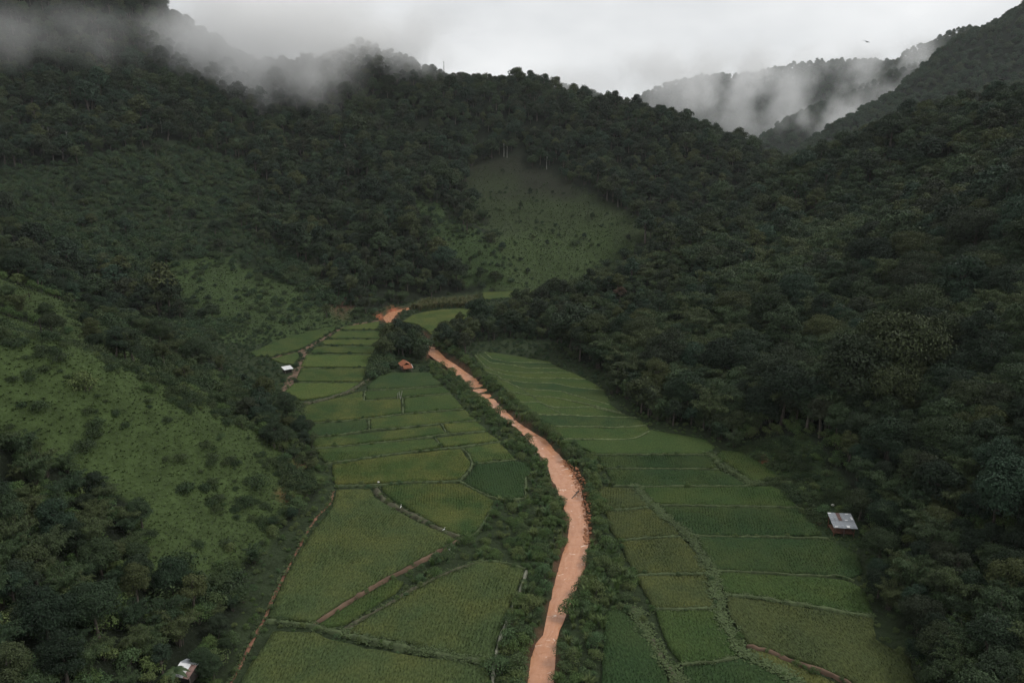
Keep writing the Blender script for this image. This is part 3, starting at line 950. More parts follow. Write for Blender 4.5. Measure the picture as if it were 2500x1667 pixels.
M['bund'] = plain('bund_grass', (.066, .088, .038), 0.9, 0.4, 1.2)
M['bund_lite'] = plain('terrace_edge_grass', (.105, .130, .058), 0.9, 0.4, 1.2)
M['bund_dark'] = plain('bund_mud_and_weeds', (.062, .062, .036), 0.95, 0.5, 1.5)
for y0, xa, xb in ((407, 600, 862), (463, 525, 868), (505, 460, 850), (558, 392, 820), (646, 350, 792), (738, 312, 738)):
    bund(c5([(xa, y0), ((xa + xb) / 2, y0 + 3), (xb, y0 + 1)]), .6, .4)
bund(c5([(365, 875), (440, 862), (540, 838), (640, 804), (700, 775), (760, 735), (840, 678)]), 1.6, .55, 'bund_dark', 'ragged dark bund running down to the grove', 2)
for p in ([(780, 787), (1005, 780), (1252, 758)], [(750, 855), (765, 790)], [(757, 856), (985, 834), (1310, 808)], [(1002, 838), (1004, 938)],
          [(375, 998), (600, 987), (800, 967), (1000, 940), (1200, 923), (1390, 907)], [(785, 968), (788, 1040)],
          [(390, 1088), (560, 1076), (790, 1042), (1000, 1026), (1250, 1001), (1470, 980)], [(1248, 1003), (1282, 1066)],
          [(440, 1160), (700, 1136), (1000, 1107), (1280, 1068), (1540, 1048)], [(1205, 1092), (1252, 1150)],
          [(500, 1257), (750, 1222), (1000, 1187), (1380, 1150), (1625, 1114)], [(1382, 1156), (1420, 1195), (1446, 1250), (1432, 1292), (1364, 1364)],
          [(1450, 1259), (1725, 1230)], [(565, 1396), (830, 1393), (1000, 1376), (1368, 1366)], [(1368, 1368), (1500, 1440), (1620, 1486), (1782, 1476)], [(1784, 1476), (1788, 1340)]):
    bund(c5(p))
bund(c8([(305, 222), (318, 268), (360, 305), (420, 348), (560, 415), (700, 490), (790, 530), (865, 552)]), 1.5, .45, 'bund_dark', 'dark curved bund around the kite-shaped paddy', 1.5)
bund(c8([(865, 550), (940, 527), (985, 480), (1034, 390), (1076, 318)]), .6)
bund([(1125, 1316), (1087, 1335), (1007, 1378), (945, 1412), (877, 1450), (800, 1500), (764, 1522)], .9, .45, 'dirt', 'bare brown diagonal bund beside the largest paddy', .4)
bund([(1180, 1370), (1120, 1385), (1060, 1410), (1000, 1440), (960, 1468), (900, 1500), (840, 1535)], 1.1, .4, 'bund_dark', 'weedy bund above the big near paddy', 2)
bund([(650, 1510), (700, 1518), (764, 1524), (800, 1538), (840, 1540)], .9, .4, 'bund', 'grassy bund crossing below the largest paddy', 2)
bund([(840, 1546), (960, 1572), (1070, 1594), (1202, 1618)], 1.3, .5, 'bund', 'overgrown bund above the nearest left paddy', 3)
bund(c8([(945, 700), (1100, 704), (1264, 748)]), .6)
bund(c8([(1270, 755), (1232, 870), (1165, 1040), (1105, 1170), (1062, 1330), (1050, 1482), (1050, 1620)]), .55, .35, 'grey_path', 'pale grey trodden path along the near paddy', .15)
for i, p in enumerate(L[1:]):
    bund(p, .6, .5, 'bund_lite')
bund(c5([(1760, 784), (1830, 830), (1900, 880), (2030, 946)]), .5)
for p in ([(-60, 100), (0, 100), (598, 103)], [(-110, 20), (0, 20), (550, 20)], [(-10, 198), (140, 204), (790, 201)], [(245, 310), (850, 318), (1045, 322)],
          [(448, 486), (860, 493), (980, 488), (1040, 500), (1230, 496)], [(575, 685), (900, 701), (1180, 716), (1290, 714), (1380, 742)]):
    bund(cR(p), .55, .45)
bund(cR([(630, 818), (850, 843), (1100, 887), (1300, 921), (1490, 948)]), .9, .5, 'bund', 'thick grassy bund two paddies below the tin-roofed hut', 2)
bund(cR([(545, 10), (600, 70), (680, 120), (740, 160), (790, 196)]), 1.5, .4, 'bund', 'leaning overgrown grass bund near the rough ground', 4)
bund(cR([(790, 180), (880, 186), (980, 180), (1040, 170)]), 1.1, .5, 'bund', 'short weedy bund below the small pointed paddy', 3)
bund(cR([(115, 200), (160, 250), (215, 312), (330, 410), (430, 482), (490, 588), (560, 690), (590, 830), (618, 960), (680, 1080), (742, 1170), (830, 1200), (950, 1260), (1060, 1335), (1200, 1440)]), 1.3, .32, 'bund', 'long overgrown bund dividing the right-bank paddies', 5)
for p in ([(-60, 334), (0, 340), (205, 322)], [(28, 515), (220, 497), (382, 488)], [(120, 708), (300, 706), (532, 704)], [(228, 908), (400, 908), (580, 904)], [(385, 1225), (560, 1214), (722, 1184)]):
    bund(cR(p), .7, .5, 'bund', tuft=1.6)
bund(cR([(95, 890), (170, 1020), (230, 1110), (300, 1230), (375, 1334), (420, 1430)]), 1.4, .4, 'bund_dark', 'dark weedy bund right of the plain dark paddy', 4)
bund(cR([(760, 1114), (830, 1130), (900, 1152), (1000, 1194), (1150, 1242), (1370, 1334), (1480, 1420)]), .9, .5, 'dirt', 'red-brown soil bund across the near right paddy', .6)
# paths and tracks on the ground
bund(c5([(845, 345), (700, 365), (600, 395), (540, 430), (460, 478), (380, 520), (330, 545)]), 2.0, .22, 'dirt', 'reddish dirt track along the far left paddies', .4)
bund(c5([(370, 540), (385, 580), (350, 640), (320, 680), (280, 740), (235, 800)]), 3.4, .18, 'dirt', 'wide dirt track curving past the white-roofed hut', .4)
bund(c5([(330, 545), (240, 560), (150, 590)]), 1.0, .2, 'dirt', 'dirt track branch towards the left hill', .3)
bund(c7([(1912, 225), (1905, 262), (1895, 300), (1825, 362), (1752, 480), (1702, 572), (1625, 720), (1555, 860), (1516, 962), (1450, 1075), (1392, 1190), (1330, 1310), (1290, 1400)]), .55, .12, 'red_soil', 'orange-red dirt path along the left hill foot', 1.6)

TUFT_PTS = []
for pts, w, h, mt, lab, tf in bunds:
    P = [G(x, y, 0.3) for x, y in pts]
    C = np.array(densify(P, 0.7, 0.13, False))
    # smooth the corners
    for _ in range(2):
        C[1:-1] = (C[:-2] + 2 * C[1:-1] + C[2:]) / 4
    nC = len(C)
    tg = np.gradient(C, axis=0)
    tg /= np.maximum(1e-6, np.hypot(tg[:, 0], tg[:, 1]))[:, None]
    nr = np.stack([-tg[:, 1], tg[:, 0]], 1)
    gz = height(C[:, 0], C[:, 1])
    prof = [(-1.0, -0.3), (-0.55, .75), (-.1, 1.0), (.5, .8), (1.0, -0.3)]
    VV = []
    for i in range(nC):
        ww = w / 2 * rng.uniform(.55, 1.35)
        hh = h * rng.uniform(.75, 1.25)
        e = 0.6 if i in (0, nC - 1) else 1.0
        for a, b in prof:
            p = C[i] + nr[i] * a * ww * rng.uniform(.85, 1.15)
            VV.append((p[0], p[1], gz[i] + hh * b * e + (rng.uniform(-.04, .04) if b > 0 else 0)))
    ii = np.arange(nC * 5).reshape(nC, 5)
    q = np.stack([ii[:-1, :-1], ii[:-1, 1:], ii[1:, 1:], ii[1:, :-1]], -1).reshape(-1, 4)
    nm = 'dirt_path' if mt in ('dirt', 'red_soil', 'grey_path') else 'paddy_bund'
    ob = link(bpy.data.objects.new(nm, mesh_np(nm, VV, q[:, ::-1], 4, True, [M[mt]])))
    tag(ob, lab, kind='structure')
    ln = np.sum(np.hypot(*np.diff(C, axis=0).T))
    k = int(ln * 2.6 * tf * max(1, w))
    if k:
        s = rng.integers(0, nC, k)
        off = rng.normal(0, .42, k) * w
        TUFT_PTS.append(np.stack([C[s, 0] + nr[s, 0] * off + rng.uniform(-.3, .3, k), C[s, 1] + nr[s, 1] * off + rng.uniform(-.3, .3, k), gz[s] + h * .6 * np.clip(1 - np.abs(off) / w, 0, 1), np.full(k, min(1.0, .35 + .13 * tf))], 1))

# sand bar inside the river bend
sb = [G(x, y, -.6) for x, y in c5([(985, 292), (948, 322), (942, 345), (964, 368), (985, 376), (975, 350), (972, 320)])]
sbm = MB()
cxs = sum(p[0] for p in sb) / 7
cys = sum(p[1] for p in sb) / 7
sbm.poly([(x, y, -1.0) for x, y in sb] + [(cxs + (x - cxs) * .7, cys + (y - cys) * .7, -.62) for x, y in sb], [tuple(range(7, 14))] + [(i, (i + 1) % 7, 7 + (i + 1) % 7, 7 + i) for i in range(7)])
tag(sbm.build('sand_bar', M['red_soil']), 'dark orange sand bar inside the river bend', kind='structure')

# ------------------------------------------------------------------ plant meshes
def leaf_quads(pos, nrm, ln, wd, rg, droop=0.25):
    """one rhombic leaf (two triangles sharing the midrib) at every position"""
    n_ = len(pos)
    rnd = rg.normal(size=(n_, 3))
    t_ = np.cross(nrm, rnd)
    t_ /= np.maximum(1e-6, np.linalg.norm(t_, axis=1))[:, None]
    b_ = np.cross(nrm, t_)
    ln = (ln * rg.uniform(.7, 1.3, n_))[:, None]
    wd = (wd * rg.uniform(.7, 1.3, n_))[:, None]
    tip = pos + t_ * ln
    tip[:, 2] -= droop * ln[:, 0]
    v = np.stack([pos, pos + t_ * ln * .45 + b_ * wd / 2 + nrm * wd * .12, tip, pos + t_ * ln * .45 - b_ * wd / 2 + nrm * wd * .12], 1).reshape(-1, 3)
    f = np.arange(n_ * 4).reshape(-1, 4)
    lv = np.repeat(rg.uniform(0, 1, n_), 4)
    return v, f, lv


def unit(v):
    return v / np.maximum(1e-9, np.linalg.norm(v, axis=1))[:, None]


def crown_arrays(seed, Rad, zc, Hh, nl, nleaf, ll, lw, lobe=(.28, .45), low=-.25, flatten=.75, lean=0.0):
    rg = np.random.default_rng(seed)
    c = rg.uniform(low, 1.0, nl)
    az = np.arange(nl) * 2.399 + rg.uniform(-.5, .5, nl)
    rr = np.sqrt(np.maximum(0, 1 - np.clip(c, 0, 1) ** 2)) * rg.uniform(.45, .95, nl)
    cen = np.stack([np.cos(az) * rr * Rad * .78 + lean * Rad, np.sin(az) * rr * Rad * .78, zc + c * Hh * .72], 1)
    rad = Rad * rg.uniform(lobe[0], lobe[1], nl)
    per = np.maximum(1, (nleaf * rad ** 2 / np.sum(rad ** 2)).astype(int))
    P, Nn = [], []
    for i in range(nl):
        d = unit(rg.normal(size=(per[i], 3)))
        d[:, 2] = np.where(d[:, 2] < -.45, -d[:, 2], d[:, 2])
        bump = 1 + .16 * np.sin(d[:, 0] * 7 + i) * np.cos(d[:, 1] * 6 + 2 * i)
        k = rg.uniform(.72, 1.08, per[i]) * bump
        P.append(cen[i] + d * (rad[i] * k)[:, None] * np.array([1, 1, flatten]))
        Nn.append(unit(d + rg.normal(size=d.shape) * .38 + np.array([0, 0, .25])))
    return cen, rad, leaf_quads(np.concatenate(P), np.concatenate(Nn), ll, lw, rg)


def leaf_mesh(name, arr, mat):
    v, f, lv = arr
    me = mesh_np(name, v, f, 4, False, [mat])
    set_attr(me, 'leafvar', 'FLOAT', 'POINT', lv)
    return me


def tree_proto(seed, Rad, Ht, nleaf, ll, lw, mat, bark, crown_from=.45, nl=20, lean=0.0, thick=1.0, lobe=(.28, .45)):
    zc = Ht * (crown_from + .12)
    cen, rad, arr = crown_arrays(seed, Rad, zc, Ht - zc - Rad * .2, nl, nleaf, ll, lw, lean=lean, lobe=lobe)
    crown = leaf_mesh('crown', arr, mat)
    rg = np.random.default_rng(seed + 99)
    mb = MB()
    top = Vector((lean * Rad * .8, 0, Ht * .8))
    b0 = Vector((rg.uniform(-.3, .3), rg.uniform(-.3, .3), Ht * .35))
    r0 = .028 * Ht * thick
    mb.tube([(0, 0, -1.6), (0, 0, .3), b0, (b0 + top) / 2, top], [r0 * 1.5, r0, r0 * .75, r0 * .5, r0 * .15], 7)
    for i in range(min(9, nl)):
        c = Vector(cen[i])
        s0 = b0 + (top - b0) * float(np.clip((c.z - b0.z) / max(.1, top.z - b0.z) - .35, 0, .8))
        m_ = (s0 + c) / 2 + Vector((0, 0, .3))
        mb.tube([s0, m_, c], [r0 * .42, r0 * .26, r0 * .07], 5, False)
    return crown, mb.mesh('trunk', bark, True)


def bamboo_proto(seed, Ht, nc, nleaf, ll, lw, mat):
    rg = np.random.default_rng(seed)
    P, Nn = [], []
    mb = MB()
    for i in range(nc):
        az = i * 2.399 + rg.uniform(-.3, .3)
        h_ = Ht * rg.uniform(.7, 1.05)
        sp = Ht * rg.uniform(.12, .42)
        d = np.array([math.cos(az), math.sin(az), 0])
        base = d * rg.uniform(.1, .8)
        s = np.linspace(0, 1, 9)
        line = base + d * (sp * s ** 2.2)[:, None] + np.array([0, 0, 1.0]) * (h_ * (s - .30 * s ** 4.5))[:, None]
        line[0, 2] -= .8
        mb.tube([tuple(p) for p in line], list(.055 * (1 - .85 * s)), 4, False)
        k = nleaf // nc
        q = .25 + .75 * rg.uniform(0, 1, k) ** .7
        pp = np.stack([np.interp(q, s, line[:, j]) for j in range(3)], 1)
        wdt = .22 + .8 * np.sin(np.clip(q, 0, 1) * math.pi) ** .8
        pp += rg.normal(size=(k, 3)) * (wdt * .45)[:, None] * np.array([1, 1, .5])
        P.append(pp)
        Nn.append(unit(rg.normal(size=(k, 3)) * .6 + np.array([0, 0, .8]) + d * .3))
    arr = leaf_quads(np.concatenate(P), np.concatenate(Nn), ll, lw, rg, droop=.55)
    return leaf_mesh('foliage', arr, mat), mb.mesh('culms', M['bark'], True)


def bush_proto(seed, Rad, Ht, nleaf, ll, lw, mat, nl=9):
    cen, rad, arr = crown_arrays(seed, Rad, Ht * .38, Ht * .75, nl, nleaf, ll, lw, lobe=(.34, .55), low=-.3, flatten=.85)
    crown = leaf_mesh('foliage', arr, mat)
    mb = MB()
    for i in range(min(6, nl)):
        c = Vector(cen[i])
        mb.tube([(0, 0, -.4), c * .5, c], [.05, .035, .01], 4, False)
    return crown, mb.mesh('stem', M['bark'])


def reed_proto(seed, Ht, nb_, mat):
    rg = np.random.default_rng(seed)
    V_, F_, A_ = [], [], []
    for i in range(nb_):
        az = rg.uniform(0, 2 * math.pi)
        d = np.array([math.cos(az), math.sin(az), 0])
        s_ = np.array([-d[1], d[0], 0])
        b0 = d * rg.uniform(0, .35) * Ht * .5
        h_ = Ht * rg.uniform(.6, 1.1)
        w = .05 * Ht * rg.uniform(.7, 1.3)
        sp = rg.uniform(.15, .5) * Ht
        pts = [b0 + np.array([0, 0, -.2]), b0 + d * sp * .25 + np.array([0, 0, h_ * .6]), b0 + d * sp + np.array([0, 0, h_ * rg.uniform(.75, 1)])]
        o = len(V_)
        V_ += [pts[0] - s_ * w * .5, pts[0] + s_ * w * .5, pts[1] + s_ * w * .5, pts[1] - s_ * w * .5, pts[2]]
        F_ += [(o, o + 1, o + 2, o + 3), (o + 3, o + 2, o + 4, o + 4)]
        A_ += [rg.uniform()] * 5
    me = bpy.data.meshes.new('blades')
    me.from_pydata([tuple(v) for v in V_], [], [f if f[2] != f[3] else f[:3] for f in F_])
    me.materials.append(mat)
    set_attr(me, 'leafvar', 'FLOAT', 'POINT', A_)
    me.update()
    return me, None


M['reed'] = leaf_mat('reed_leaves', [(.10, .105, .045), (.085, .10, .042), (.12, .11, .05)])
PROTO = {}
# near trees: fine leaves; far trees: leaf sprays
NEAR, FARK, BAM, BAMF, BUSH, SCRUB = [], [], [], [], [], []
specs = [(4.6, 11.5, 24, 0.0), (3.7, 10.0, 18, .1), (5.4, 12.5, 30, 0.0), (3.2, 11.5, 16, -.1), (4.2, 9.0, 22, .05), (4.0, 13.0, 22, 0.0)]
for i, (r_, h_, nl_, le) in enumerate(specs):
    PROTO['near%d' % i] = tree_proto(20 + i, r_, h_, int(420 * r_ ** 2), .36, .20, M['leaf'], M['bark'], .36, nl_, le)
    NEAR.append('near%d' % i)
    PROTO['far%d' % i] = tree_proto(50 + i, r_, h_, int(110 * r_ ** 2), .62, .42, M['leaf'], M['bark'], .36, nl_, le)
    FARK.append('far%d' % i)
for i in range(3):
    PROTO['bam%d' % i] = bamboo_proto(80 + i, 8.5 + i, 26, 5200, .42, .12, M['bamboo'])
    BAM.append('bam%d' % i)
    PROTO['bamf%d' % i] = bamboo_proto(85 + i, 8.5 + i, 20, 1900, .75, .24, M['bamboo'])
    BAMF.append('bamf%d' % i)
for i in range(4):
    PROTO['bush%d' % i] = bush_proto(90 + i, 1.15 + .15 * i, 1.5 + .2 * i, 900, .20, .12, M['bush'], 8 + i)
    BUSH.append('bush%d' % i)
    PROTO['scrub%d' % i] = bush_proto(95 + i, 1.5 + .2 * i, 1.7 + .25 * i, 420, .42, .24, M['scrub'], 8 + i)
    SCRUB.append('scrub%d' % i)
WEED = []
M['weed'] = leaf_mat('slope_weeds', [(.028, .049, .022), (.038, .062, .026), (.050, .070, .028), (.032, .050, .024)])
for i in range(3):
    PROTO['weed%d' % i] = bush_proto(140 + i, 1.5 + .4 * i, .62 + .1 * i, 800, .24, .15, M['weed'], 16 + 4 * i)
    WEED.append('weed%d' % i)
BWEED = []
for i in range(3):
    PROTO['bweed%d' % i] = bush_proto(150 + i, 1.2 + .3 * i, .7 + .1 * i, 800, .24, .12, M['bush'], 14 + 3 * i)
    BWEED.append('bweed%d' % i)
PROTO['reed0'] = reed_proto(1, 1.6, 60, M['bush'])
PROTO['reed1'] = reed_proto(2, 2.2, 70, M['bush'])
PROTO['cane0'] = reed_proto(3, 2.6, 70, M['reed'])
REED = ['reed0', 'reed1']
PROTO['olive'] = tree_proto(70, 6.6, 15.0, 14000, .38, .21, M['leaf_olive'], M['bark'], .30, 46, 0.0, 1.0, (.20, .33))
PROTO['brown'] = tree_proto(71, 3.0, 10.5, 1500, .45, .25, M['leaf_dead'], M['bark'], .5, 14)
PROTO['tall'] = tree_proto(72, 3.0, 17.0, 1400, .6, .4, M['leaf'], M['pale_bark'], .68, 12, 0, .55)
PROTO['tall1'] = tree_proto(73, 2.4, 15.0, 1000, .6, .4, M['leaf'], M['pale_bark'], .72, 10, .1, .5)
M['leaf_hazed'] = leaf_mat('distant_foliage', [(.054, .086, .056), (.072, .105, .064), (.060, .088, .060), (.086, .108, .062)])  # haze painted into the leaf colour: paler and greener than the near crowns
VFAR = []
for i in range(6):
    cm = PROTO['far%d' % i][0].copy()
    cm.materials[0] = M['leaf_hazed']
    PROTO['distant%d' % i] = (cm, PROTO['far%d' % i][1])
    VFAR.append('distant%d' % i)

# ------------------------------------------------------------------ where they grow
ALL = {k: [] for k in ('pos', 'key', 'scl', 'rot', 'reg')}


def put(x, y, z, key, scl, reg, tilt=.06):
    ALL['pos'].append((x, y, z))
    ALL['key'].append(key)
    ALL['scl'].append(scl)
    ALL['rot'].append((rng.normal(0, tilt), rng.normal(0, tilt), rng.uniform(0, 6.283)))
    ALL['reg'].append(reg)


def scatter(x0, x1, y0, y1, step):
    a, b = np.meshgrid(np.arange(x0, x1, step), np.arange(y0, y1, step))
    a = a.ravel() + rng.uniform(-.45, .45, a.size) * step
    b = b.ravel() + rng.uniform(-.45, .45, b.size) * step
    return a, b


def in_frame(px, py, d, m=160):
    return (px > -m) & (px < 2500 + m) & (py > -m * 1.2) & (py < 1667 + m * 1.8) & (d > 25)


HILLN = ('spur', 'mountain', 'right')


def hill_of(x, y):
    a, b, c = hills(x, y)
    return np.argmax(np.stack([a, b, c]), 0)


# forest on the near hills
for (y0, y1, step) in ((20, 150, 3.1), (150, 300, 4.3), (300, 760, 5.6)):
    x, y = scatter(-640, 560, y0, y1, step)
    z = height(x, y)
    px, py, d = project(x, y, z)
    ok = in_frame(px, py, d) & (z > 0.35)
    x, y, z, px, py, d = [v[ok] for v in (x, y, z, px, py, d)]
    rg_ = region(px + rng.normal(0, 12, px.size) + vnoise(x, y, 14, 71) * 22, py + rng.normal(0, 10, px.size) + vnoise(x, y, 14, 72) * 18)
    hl = hill_of(x, y)
    gap = vnoise(x, y, 16, 21)
    bamn = vnoise(x, y, 38, 22)
    tall = vnoise(x, y, 60, 24)
    for i in range(len(x)):
        r_ = rg_[i]
        if r_ in ('clearing', 'green_spur') and rng.uniform() < .035:
            put(x[i], y[i], z[i] - .25, FARK[rng.integers(6)], rng.uniform(.3, .6), HILLN[hl[i]])
            continue
        if r_ in ('grass_slope', 'grass_strip', 'clearing', 'hut_grass', 'grass_foot', 'green_spur'):
            continue
        if r_ == 'shrub_slope' and rng.uniform() > .12:
            continue
        if gap[i] > (.72 if hl[i] != 2 else .82):
            continue
        near = d[i] < 230
        u = rng.uniform()
        slope_low = z[i] < 24
        pb = .36 + .55 * bamn[i] + (.18 if slope_low else -.05)
        if hl[i] == 0:
            key = (BAM if near else BAMF)[rng.integers(3)] if u < .55 else (NEAR if near else FARK)[rng.integers(6)]
            sc = rng.uniform(.38, .72) * (1.15 if d[i] > 150 else .95)
        elif hl[i] == 1:
            if u < pb * .6:
                key, sc = BAMF[rng.integers(3)], rng.uniform(.7, 1.15)
            else:
                key, sc = FARK[rng.integers(6)], rng.uniform(.6, 1.3) * (1 + .2 * tall[i]) * (1.4 if rng.uniform() < .12 else 1)
            if r_ == 'shrub_slope':
                sc *= .6
        else:
            if u < pb:
                key, sc = (BAM if near else BAMF)[rng.integers(3)], rng.uniform(.7, 1.3)
            else:
                key, sc = (NEAR if near else FARK)[rng.integers(6)], rng.uniform(.5, 1.1) * (1.4 if rng.uniform() < .16 else 1)
            sc *= .72 if d[i] < 140 else .72 if x[i] < 75 and y[i] > 225 else 1.18
        if z[i] < 3 and hl[i] != 2:
            sc *= .65
        put(x[i], y[i], z[i] - .25, key, sc, HILLN[hl[i]])

# understorey and shrub slopes
for (y0, y1, step, keep) in ((20, 170, 2.3, 1), (170, 330, 3.0, 1), (330, 480, 3.6, 1)):
    x, y = scatter(-400, 300, y0, y1, step)
    z = height(x, y)
    px, py, d = project(x, y, z)
    ok = in_frame(px, py, d, 60) & (z > 0.25)
    x, y, z, px, py, d = [v[ok] for v in (x, y, z, px, py, d)]
    rg_ = region(px + rng.normal(0, 7, px.size), py + rng.normal(0, 6, px.size))
    dens = vnoise(x, y, 14, 31)
    big = vnoise(x, y, 30, 32)
    fine_ = vnoise(x, y, 5, 33)
    for i in range(len(x)):
        r_ = rg_[i]
        p_ = {'grass_slope': .04 + 1.5 * max(0, .8 * dens[i] + .7 * fine_[i] + .5 * big[i] - .25), 'grass_strip': .08 + 1.6 * max(0, .8 * dens[i] + .7 * fine_[i] + .4 * big[i] - .15), 'shrub_slope': .95, 'grass_foot': .38 + .5 * dens[i], 'clearing': .06 + .14 * max(0, dens[i] + big[i]),
              'green_spur': .6 + .3 * dens[i], 'hut_grass': .55 + .4 * dens[i], '': .75 if d[i] < 200 else .3}[r_]
        if r_ == 'clearing' and py[i] > 560 * DS:
            p_ = .15 + .4 * dens[i]
        if rng.uniform() > p_:
            continue
        nearb = d[i] < 170
        key = (BUSH if nearb else SCRUB)[rng.integers(4)]
        sc = rng.uniform(.45, 1.0)
        if r_ == 'shrub_slope':
            sc = rng.uniform(.7, 1.5) * (1 + .4 * big[i])
        elif r_ in ('grass_slope', 'grass_strip', 'hut_grass') and rng.uniform() < .85:
            key, sc = WEED[rng.integers(3)], rng.uniform(.45, 1.3) * (1 + .6 * max(0, dens[i]))
        elif r_ in ('grass_slope', 'grass_strip'):
            sc = rng.uniform(.25, .7) * (1.0 + .6 * (rng.uniform() > .88))
        elif r_ == 'clearing':
            sc = rng.uniform(.3, .8)
        elif r_ == '':
            sc = rng.uniform(.7, 1.3)
        put(x[i], y[i], z[i] - .1, key, sc, 'scrub_' + ('right' if x[i] > 0 else 'left') if r_ != '' else 'under')

# weeds and low shrubs in drifts over the open grass
x, y = scatter(-260, 120, 60, 260, 1.25)
z = height(x, y)
px, py, d = project(x, y, z)
rg_ = region(px + rng.normal(0, 14, px.size), py + rng.normal(0, 12, px.size))
dr = .55 * vnoise(x, y, 19, 81) + .6 * vnoise(x, y, 7.5, 82) + .4 * vnoise(x, y, 3.2, 83)
ok = in_frame(px, py, d, 60) & np.isin(rg_, ['grass_slope', 'grass_strip', 'hut_grass']) & (rng.uniform(size=x.size) < np.clip(.10 + 1.0 * dr, .03, .9))
for i in np.nonzero(ok)[0]:
    put(x[i], y[i], z[i] - .15, WEED[rng.integers(3)] if rng.uniform() < .9 else BUSH[rng.integers(4)], rng.uniform(.25, .75) * (1 + .9 * max(0, dr[i])), 'scrub_left')

# distant slopes
def sky_line(xd):
    return np.interp(xd, [1100, 1300, 1460, 1600, 1740, 1830, 2000, 2100, 2352, 2500], [180, 205, 240, 290, 350, 378, 325, 268, 225, 215])


for nm, (pts, (x0, x1, y0, y1)) in FAR.items():
    st = 8.5 if y0 < 1000 else 13.0
    if nm == 'far_blue_hill':
        st = 18
    x, y = scatter(x0 + 5, x1 - 5, y0 + 5, y1 - 5, st)
    z = FARH[nm](x, y)
    px, py, d = project(x, y, z)
    ok = in_frame(px, py, d, 60) & (py / DS < sky_line(px / DS) + 12) & (z > 0)
    for a, b, c in zip(x[ok], y[ok], z[ok]):
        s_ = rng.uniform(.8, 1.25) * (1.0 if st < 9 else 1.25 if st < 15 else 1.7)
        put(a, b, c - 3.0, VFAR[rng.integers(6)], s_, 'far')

# river bank vegetation
BANK = [c5([(1150, 600), (1300, 660), (1440, 790), (1540, 885), (1680, 1010), (1800, 1100), (1870, 1200), (1920, 1300), (1960, 1380), (2040, 1560), (1600, 1560), (1570, 1500), (1785, 1480),
            (1792, 1345), (1845, 1310), (1820, 1258), (1722, 1222), (1622, 1110), (1540, 1045), (1472, 980), (1392, 902), (1312, 802), (1190, 680)]),
        c8([(1075, 322), (1265, 308), (1290, 260), (1480, 260), (1535, 400), (1550, 500), (1530, 620), (1490, 780), (1450, 900), (1400, 1100), (1330, 1240), (1300, 1482), (1290, 1620), (1062, 1620), (1062, 1400),
            (1070, 1330), (1115, 1170), (1180, 1020), (1275, 770), (1265, 745), (1100, 698), (960, 690), (850, 730), (700, 800), (560, 880), (480, 870), (700, 700), (860, 560), (945, 530), (1000, 460), (1040, 380)]),
        c5([(1440, 605), (1490, 665), (1610, 755), (1745, 870), (1830, 945), (1930, 1020), (2030, 1105), (2195, 1200), (2255, 1290), (2352, 1295), (2352, 1568), (2170, 1568), (2150, 1470), (2110, 1380), (2060, 1290),
            (1990, 1215), (1970, 1160), (1910, 1100), (1820, 1050), (1730, 985), (1640, 900), (1560, 830), (1500, 750), (1420, 680)]),
        c5([(1150, 455), (1240, 470), (1340, 550), (1450, 610), (1500, 690), (1440, 710), (1350, 640), (1250, 580), (1190, 520)]),
        c8([(1600, 230), (1680, 235), (1765, 380), (1820, 540), (1930, 760), (2000, 945), (1960, 1060), (1850, 1000), (1770, 1012), (1755, 1200), (1742, 1482), (1740, 1620), (1435, 1620), (1435, 1400), (1445, 1240),
            (1495, 1090), (1560, 900), (1620, 760), (1650, 620), (1655, 480), (1640, 380)])]
for bi, poly in enumerate(BANK):
    wp = [G(a, b) for a, b in poly]
    xs_, ys_ = [p[0] for p in wp], [p[1] for p in wp]
    x, y = scatter(min(xs_), max(xs_), min(ys_), max(ys_), 1.25)
    ok = pip(x, y, wp)
    x, y = x[ok], y[ok]
    infield = np.zeros(x.shape, bool)
    for fp in FIELD_W:
        infield |= pip(x, y, fp)
    rd = river_dist(x, y)
    dens = vnoise(x, y, 7, 41)
    z = height(x, y)
    px, py, d = project(x, y, z)
    rock = pip(px, py, [(1385, 1130), (1425, 1150), (1450, 1250), (1450, 1330), (1420, 1330), (1400, 1200)])
    for i in range(len(x)):
        if infield[i] or rd[i] < .8 or rock[i]:
            continue
        edge = rd[i] < 4.5
        if rng.uniform() > (.80 if edge else .50 + .4 * dens[i]):
            continue
        u = rng.uniform()
        if u < .34:
            key, sc = REED[rng.integers(2)], rng.uniform(.5, 1.1)
        elif u < .60:
            key, sc = BWEED[rng.integers(3)], rng.uniform(.5, 1.0)
        else:
            key, sc = BUSH[rng.integers(4)], rng.uniform(.3, 1.15) * (1.1 if edge else .8)
        put(x[i], y[i], z[i] - .1, key, sc, 'bank')

# weeds along the foot of the hills and the valley floor outside the fields
x, y = scatter(-230, 120, 40, 330, 2.0)
z = height(x, y)
px, py, d = project(x, y, z)
ok = in_frame(px, py, d, 40) & (z < .9) & (river_dist(x, y) > 2)
x, y, z, d = x[ok], y[ok], z[ok], d[ok]
infield = np.zeros(x.shape, bool)
for fp in FIELD_W:
    infield |= pip(x, y, fp)
for i in np.nonzero(~infield)[0]:
    if rng.uniform() < .85:
        put(x[i], y[i], z[i] - .1, (BUSH if d[i] < 200 else SCRUB)[rng.integers(4)], rng.uniform(.2, .5) if x[i] > -110 or y[i] < 180 else rng.uniform(.6, 1.6), 'under')

